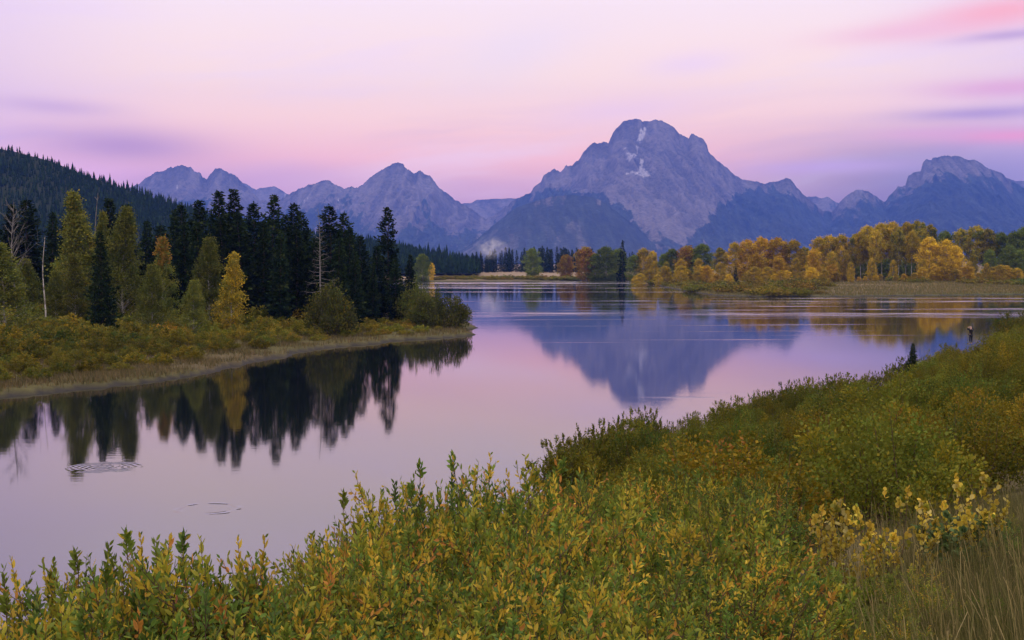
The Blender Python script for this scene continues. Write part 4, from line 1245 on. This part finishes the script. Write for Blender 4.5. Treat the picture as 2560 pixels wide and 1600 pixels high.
# ---- grass
def grass(name, pts, L, wdt, cols, probs, seed, lean=.25, seg=4, label=None, heads=0.0):
    rng = np.random.default_rng(seed)
    n = len(pts)
    L = L * rng.uniform(.55, 1.25, n)
    a = rng.uniform(0, 6.283, n)
    ln = np.abs(rng.normal(size=n)) * lean
    face = rng.uniform(0, 6.283, n)
    s = np.linspace(0, 1, seg)
    d2 = np.stack([np.cos(a), np.sin(a)], 1)
    wind = np.array([-.10, .02])
    V = np.zeros((n, seg, 2, 3))
    for j, q_ in enumerate(s):
        c = pts[:, :2] + (d2 * (ln * L * q_ ** 1.8)[:, None]) + wind * (L * q_ ** 2)[:, None]
        z = pts[:, 2] + L * (q_ - .18 * ln * q_ ** 2)
        w_ = wdt * (1 - q_ * .82) * rng.uniform(.7, 1.3, n)
        if heads:
            w_ = np.where((rng.uniform(size=n) < 1) & (q_ > .6) & (np.arange(n) % int(1 / heads) == 0), wdt * 1.5, w_)
        ox, oy = np.cos(face) * w_, np.sin(face) * w_
        V[:, j, 0] = np.stack([c[:, 0] - ox, c[:, 1] - oy, z], 1)
        V[:, j, 1] = np.stack([c[:, 0] + ox, c[:, 1] + oy, z], 1)
    b = (np.arange(n) * seg * 2)[:, None]
    q = np.concatenate([np.stack([b[:, 0] + 2 * j, b[:, 0] + 2 * j + 1, b[:, 0] + 2 * j + 3, b[:, 0] + 2 * j + 2], 1) for j in range(seg - 1)])
    C = np.repeat(palette(rng, n, cols, probs), seg * 2, 0)
    m_ = MB()
    m_.add(V.reshape(-1, 3), q, C)
    return tag(m_.build(name, M_GRASS), label, 'grass' if label else None, kind='stuff')


S1, S2, S3, S4 = (0.100, 0.096, 0.028), (0.080, 0.078, 0.022), (0.050, 0.064, 0.014), (0.19, 0.155, 0.062)
rng = np.random.default_rng(61)


def spread_pts(n, pxr, dr, ok=None, logd=True):
    px = rng.uniform(*pxr, n)
    d = np.exp(rng.uniform(np.log(dr[0]), np.log(dr[1]), n))
    x = (px - CX) / F * d
    y = d
    z = height(x, y)
    k = np.ones(n, bool)
    if ok is not None:
        k = ok(px, d, x, y, z)
    return np.stack([x, y, z - .02], 1)[k]


edge = lambda d: np.interp(d, [6, 8, 10, 13, 17, 24, 34], [1820, 1880, 2000, 2080, 2100, 2150, 2230])
dens = lambda px, d: np.clip((px - edge(d)) / 220, .12, 1)
p1 = spread_pts(70000, (1760, 2760), (6, 40), lambda px, d, x, y, z: (px > edge(d) - 60) & (rng.uniform(size=len(px)) < dens(px, d)))
grass('dry_grass', p1, .58, .0035, [S1, S2, S3, S4], [38, 34, 18, 10], 71, .28, 5, 'tall dry straw coloured grass on the near slope at lower right')
p2 = spread_pts(5000, (1900, 2760), (7, 30), lambda px, d, x, y, z: px > edge(d) - 60)
grass('grass_stalks', p2, .85, .0028, [S4, S1], [50, 50], 72, .2, 6, 'pale seed stalks standing above the dry grass at lower right', .5)
p3 = spread_pts(34000, (-60, 2650), (6, 110), lambda px, d, x, y, z: (z > .2) & ((d > 30) | (px < 2300)))
grass('undergrowth', p3, .35, .006, [S2, S3, (0.05, 0.06, 0.02)], [30, 40, 30], 73, .5, 3, 'dull grass and weeds under the near bushes')


def left_ok(px, d, x, y, z):
    s_ = sdist(x, y, LEFT)
    return (z > .25) & (rng.uniform(size=len(px)) < np.where(s_ < 16, sstep(.25, .6, fbm(x * .25, y * .25, 51, 3)) * 1.2, .35))


p4 = spread_pts(120000, (-80, 1190), (110, 262), left_ok)
grass('bank_grass', p4, .62, .035, [(0.10, 0.082, 0.030), (0.13, 0.10, 0.04), (0.066, 0.066, 0.022), (0.15, 0.105, 0.045)], [36, 26, 26, 12], 74, .35, 3, 'tawny sedge and grass along the left bank')


def far_ok(px, d, x, y, z):
    return sdist(x, y, FARL) > .8


p5 = spread_pts(60000, (1560, 2640), (470, 760), far_ok)
grass('marsh_grass', p5, .8, .09, [(0.13, 0.10, 0.03), (0.10, 0.095, 0.028), (0.075, 0.085, 0.025)], [40, 34, 26], 75, .3, 3, 'marsh grass on the far right shore')

# ---- the wooded hill at the left and the low wooded rise behind the grove
HILL = [(-700, 330), (-300, 345), (0, 372), (40, 380), (130, 404), (200, 434), (300, 470), (340, 480), (400, 500), (480, 528), (560, 553), (700, 572), (830, 594), (900, 602), (1000, 622), (1060, 634), (1130, 650), (1200, 662)]


def hill(pts, D, L, col, seed):
    px = np.linspace(pts[0][0], pts[-1][0], 240)
    py = np.interp(px, [p[0] for p in pts], [p[1] for p in pts])
    tt = np.concatenate([[-.5, -.2], np.linspace(0, 1, 50)])
    X, Y, Z = [], [], []
    for p_, r_ in zip(px, py):
        u_ = at(p_, r_, D)
        Yv = D - L * tt
        X.append(u_[0] / D * Yv)
        Y.append(Yv)
        sh = np.where(tt < 0, 1 + tt * .8, (1 - np.clip(tt, 0, 1)) ** 1.15)
        Z.append(3.5 + max(0, u_[2] - 3.5) * sh)
    X, Y, Z = np.array(X), np.array(Y), np.array(Z)
    Z = Z + (fbm(X * .008, Y * .008, seed, 3) - .5) * 18 * np.clip(tt, 0, .2)[None] * 5 * (Z / (Z.max() + 1))
    I_ = np.arange(X.size).reshape(X.shape)
    qd = np.stack([I_[:-1, :-1], I_[1:, :-1], I_[1:, 1:], I_[:-1, 1:]], -1).reshape(-1, 4)[:, ::-1]
    m_ = MB()
    m_.add(np.stack([X, Y, Z], -1).reshape(-1, 3), qd, col)
    tag(m_.build('hill', M_HILL, smooth=True), kind='structure')
    return px, tt, X, Y, Z


M_HILL = bark_material('hill_soil', (0.008, 0.014, 0.007), (0.014, 0.018, 0.009), .02)
px, tt, X, Y, Z = hill(HILL, 1700, 620, (1, 1, 1), 3)
rng = np.random.default_rng(81)
m_ = MB()
P, Hh = [], []
for i in range(13000):
    a, b = rng.uniform(0, 239), rng.uniform(.6, 51)
    i0, j0 = int(a), int(b)
    i0, j0 = min(i0, 238), min(j0, 50)
    f, g = a - i0, b - j0
    bl = lambda M: (M[i0, j0] * (1 - f) + M[i0 + 1, j0] * f) * (1 - g) + (M[i0, j0 + 1] * (1 - f) + M[i0 + 1, j0 + 1] * f) * g
    P.append((bl(X), bl(Y), bl(Z)))
P = np.array(P)
Hh = rng.uniform(4.5, 13, len(P)) * lerp(.7, 1.15, vnoise(P[:, 0] * .012, P[:, 1] * .012, 4)) * np.where(rng.uniform(size=len(P)) < .06, 1.35, 1)
n = len(P)
for (zb, ztop, r_) in ((.05, .62, .17), (.30, .84, .125), (.58, 1.0, .075)):
    ns = 6
    a = np.arange(ns) * 2 * np.pi / ns
    V = np.zeros((n, ns + 1, 3))
    jit = rng.uniform(.6, 1.35, (n, ns))
    V[:, :ns, 0] = P[:, :1] + np.cos(a) * r_ * Hh[:, None] * jit
    V[:, :ns, 1] = P[:, 1:2] + np.sin(a) * r_ * Hh[:, None] * jit
    V[:, :ns, 2] = P[:, 2:3] + Hh[:, None] * (zb + rng.uniform(-.06, .06, (n, ns)))
    V[:, ns] = P + np.stack([rng.normal(size=n) * .2, rng.normal(size=n) * .2, Hh * ztop], 1)
    tri = np.array([(j, (j + 1) % ns, ns) for j in range(ns)])
    Fc = (tri[None] + (np.arange(n) * (ns + 1))[:, None, None]).reshape(-1, 3)
    cc = np.array([(.005, .014, .008), (.008, .019, .009), (.013, .028, .009)])[rng.choice(3, n, p=[.42, .40, .18])] * rng.uniform(.7, 1.4, (n, 1))
    m_.add(V.reshape(-1, 3), Fc, np.repeat(cc, ns + 1, 0))
tag(m_.build('hill_forest', M_NEEDLE), 'dense dark conifer forest covering the hill at the left', 'forest', kind='stuff')

# ---- the person among the shrubs by the water
def skin_body(name, verts, edges, radii, mat, parent, root=0, sub=1):
    me = bpy.data.meshes.new(name)
    me.from_pydata(verts, edges, [])
    me.materials.append(mat)
    o = link(name, me, parent)
    mod = o.modifiers.new('skin', 'SKIN')
    mod.use_smooth_shade = True
    for v, r_ in zip(me.skin_vertices[0].data, radii):
        v.radius = (r_, r_) if np.isscalar(r_) else r_
    me.skin_vertices[0].data[root].use_root = True
    s_ = o.modifiers.new('sub', 'SUBSURF')
    s_.levels = s_.render_levels = sub
    return o


def plain(name, c, rough=.8):
    m, nt = material(name)
    pos = nt.new('ShaderNodeTexCoord').outputs['Object']
    n = nt.noise(pos, 9, 3)
    finish(nt, principled(nt, nt.mix(n, tuple(v * .8 for v in c), tuple(v * 1.2 for v in c)), rough, .2))
    return m


def person():
    x, y, _z = at(2430, HY, 130)
    root = bpy.data.objects.new('person', None)
    COL.objects.link(root)
    root.location = (x, y, at(2430, 860, 130)[2])
    root.rotation_euler = (0, 0, math.radians(20))
    tag(root, 'person in black coat with raised elbows standing among shrubs by the river', 'person')
    skin = plain('skin', (.42, .27, .2), .6)
    black = plain('black_cloth', (.008, .008, .011))
    navy = plain('dark_trousers', (.014, .016, .026))
    capm = plain('cap_cloth', (.14, .125, .10))
    V, E, R = [], [], []

    def v(p, r_, prev=None):
        V.append(p)
        R.append(r_)
        if prev is not None:
            E.append((prev, len(V) - 1))
        return len(V) - 1
    pel = v((0, 0, .95), (.15, .11))
    ch = v((0, .0, 1.2), (.16, .115), v((0, 0, 1.07), (.14, .105), pel))
    nk = v((0, .01, 1.47), .06, v((0, .0, 1.40), (.12, .09), ch))
    hd = v((0, .03, 1.60), (.075, .09), nk)
    tp = v((0, .025, 1.70), (.07, .085), hd)
    v((0, .125, 1.585), .016, v((0, .10, 1.60), .022, hd))            # nose
    for s in (-1, 1):
        v((s * .085, .02, 1.60), .02, v((s * .06, .02, 1.60), .03, hd))   # ear
        hp = v((s * .10, 0, .88), .085, pel)
        kn = v((s * .11, .02, .48), .06, hp)
        an = v((s * .12, 0, .09), .045, kn)
        v((s * .14, .16, .04), .035, an)
        sh = v((s * .19, 0, 1.40), .06, ch)
        elb = v((s * .34, .12, 1.44), .045, sh)
        wr = v((s * .10, .30, 1.58), .03, elb)
        pm = v((s * .075, .32, 1.60), .032, wr)
        for k in range(4):
            f1 = v((s * (.06 - .012 * k), .355 + .004 * k, 1.635 - .022 * k), .009, pm)
            v((s * (.035 - .010 * k), .375, 1.635 - .022 * k), .008, f1)
        v((s * .05, .30, 1.575), .009, pm)
    skin_body('body', V, E, R, skin, root, 0, 1)
    # the coat follows torso and arms
    V, E, R = [], [], []
    pel = v((0, 0, .80), (.185, .13))
    w_ = v((0, 0, 1.02), (.18, .135), pel)
    ch = v((0, 0, 1.24), (.195, .14), w_)
    v((0, .0, 1.45), (.085, .075), v((0, 0, 1.38), (.16, .115), ch))
    for s in (-1, 1):
        sh = v((s * .20, 0, 1.39), .082, ch)
        elb = v((s * .345, .12, 1.435), .066, sh)
        v((s * .13, .285, 1.56), .045, elb)
    skin_body('coat', V, E, R, black, root, 0, 1)
    V, E, R = [], [], []
    pel = v((0, 0, .93), (.165, .125))
    for s in (-1, 1):
        hp = v((s * .10, 0, .84), .10, pel)
        kn = v((s * .11, .02, .48), .075, hp)
        v((s * .12, 0, .10), .06, kn)
    skin_body('trousers', V, E, R, navy, root, 0, 1)
    V, E, R = [], [], []
    c0 = v((0, .02, 1.66), (.088, .10))
    v((0, .02, 1.735), (.06, .07), c0)
    skin_body('hat', V, E, R, capm, root, 0, 1)
    # the camera held up to the face is a thing of its own
    bm_ = MB()
    bx = lambda a, b: [(a[0], a[1], a[2]), (b[0], a[1], a[2]), (b[0], b[1], a[2]), (a[0], b[1], a[2]), (a[0], a[1], b[2]), (b[0], a[1], b[2]), (b[0], b[1], b[2]), (a[0], b[1], b[2])]
    fc = [(0, 3, 2, 1), (4, 5, 6, 7), (0, 1, 5, 4), (1, 2, 6, 5), (2, 3, 7, 6), (3, 0, 4, 7)]
    return root


person()

# ---- a thread of river mist rising beyond the meadow
def mist(px, py, d, w_, h_, dens):
    c = at(px, py, d)
    bpy.ops.mesh.primitive_uv_sphere_add(segments=32, ring_count=16, radius=1, location=c)
    o = bpy.context.object
    o.name = 'mist'
    o.data.name = 'mist'
    o.scale = (w_, w_ * .6, h_)
    m, nt = material('rising_mist')
    tc = nt.new('ShaderNodeTexCoord').outputs['Object']
    ln = nt.new('ShaderNodeVectorMath', operation='LENGTH')
    nt.put(ln.inputs[0], tc)
    n = nt.noise(tc, 1.8, 4, .6, .6)
    dn = nt.m('MULTIPLY', nt.m('MULTIPLY', nt.step(ln.outputs['Value'], 1.0, .2), nt.step(n, .42, .68)), dens)
    pv = nt.new('ShaderNodeVolumePrincipled')
    pv.inputs['Color'].default_value = (.92, .92, .95, 1)
    nt.put(pv.inputs['Density'], dn)
    nt.t.links.new(pv.outputs[0], nt.new('ShaderNodeOutputMaterial').inputs['Volume'])
    o.data.materials.append(m)
    tag(o, kind='stuff')


mist(1228, 618, 1240, 17, 13, .085)
# ------------------------------------------------------------------ air
HAZE_D = 3.3e-5
hz = MB()
x0, x1, y0, y1, z0, z1 = -18200, 18200, -18200, 18200, -3.0, 2300.0
hz.add([(x0, y0, z0), (x1, y0, z0), (x1, y1, z0), (x0, y1, z0), (x0, y0, z1), (x1, y0, z1), (x1, y1, z1), (x0, y1, z1)],
       [(0, 3, 2, 1), (4, 5, 6, 7), (0, 1, 5, 4), (1, 2, 6, 5), (2, 3, 7, 6), (3, 0, 4, 7)])
m, nt = material('hazy_air')
pv = nt.new('ShaderNodeVolumePrincipled')
pv.inputs['Color'].default_value = (0.10, 0.24, 1.0, 1)
pv.inputs['Density'].default_value = HAZE_D
pv.inputs['Anisotropy'].default_value = 0.0
nt.t.links.new(pv.outputs[0], nt.new('ShaderNodeOutputMaterial').inputs['Volume'])
tag(hz.build('haze', m), kind='stuff')
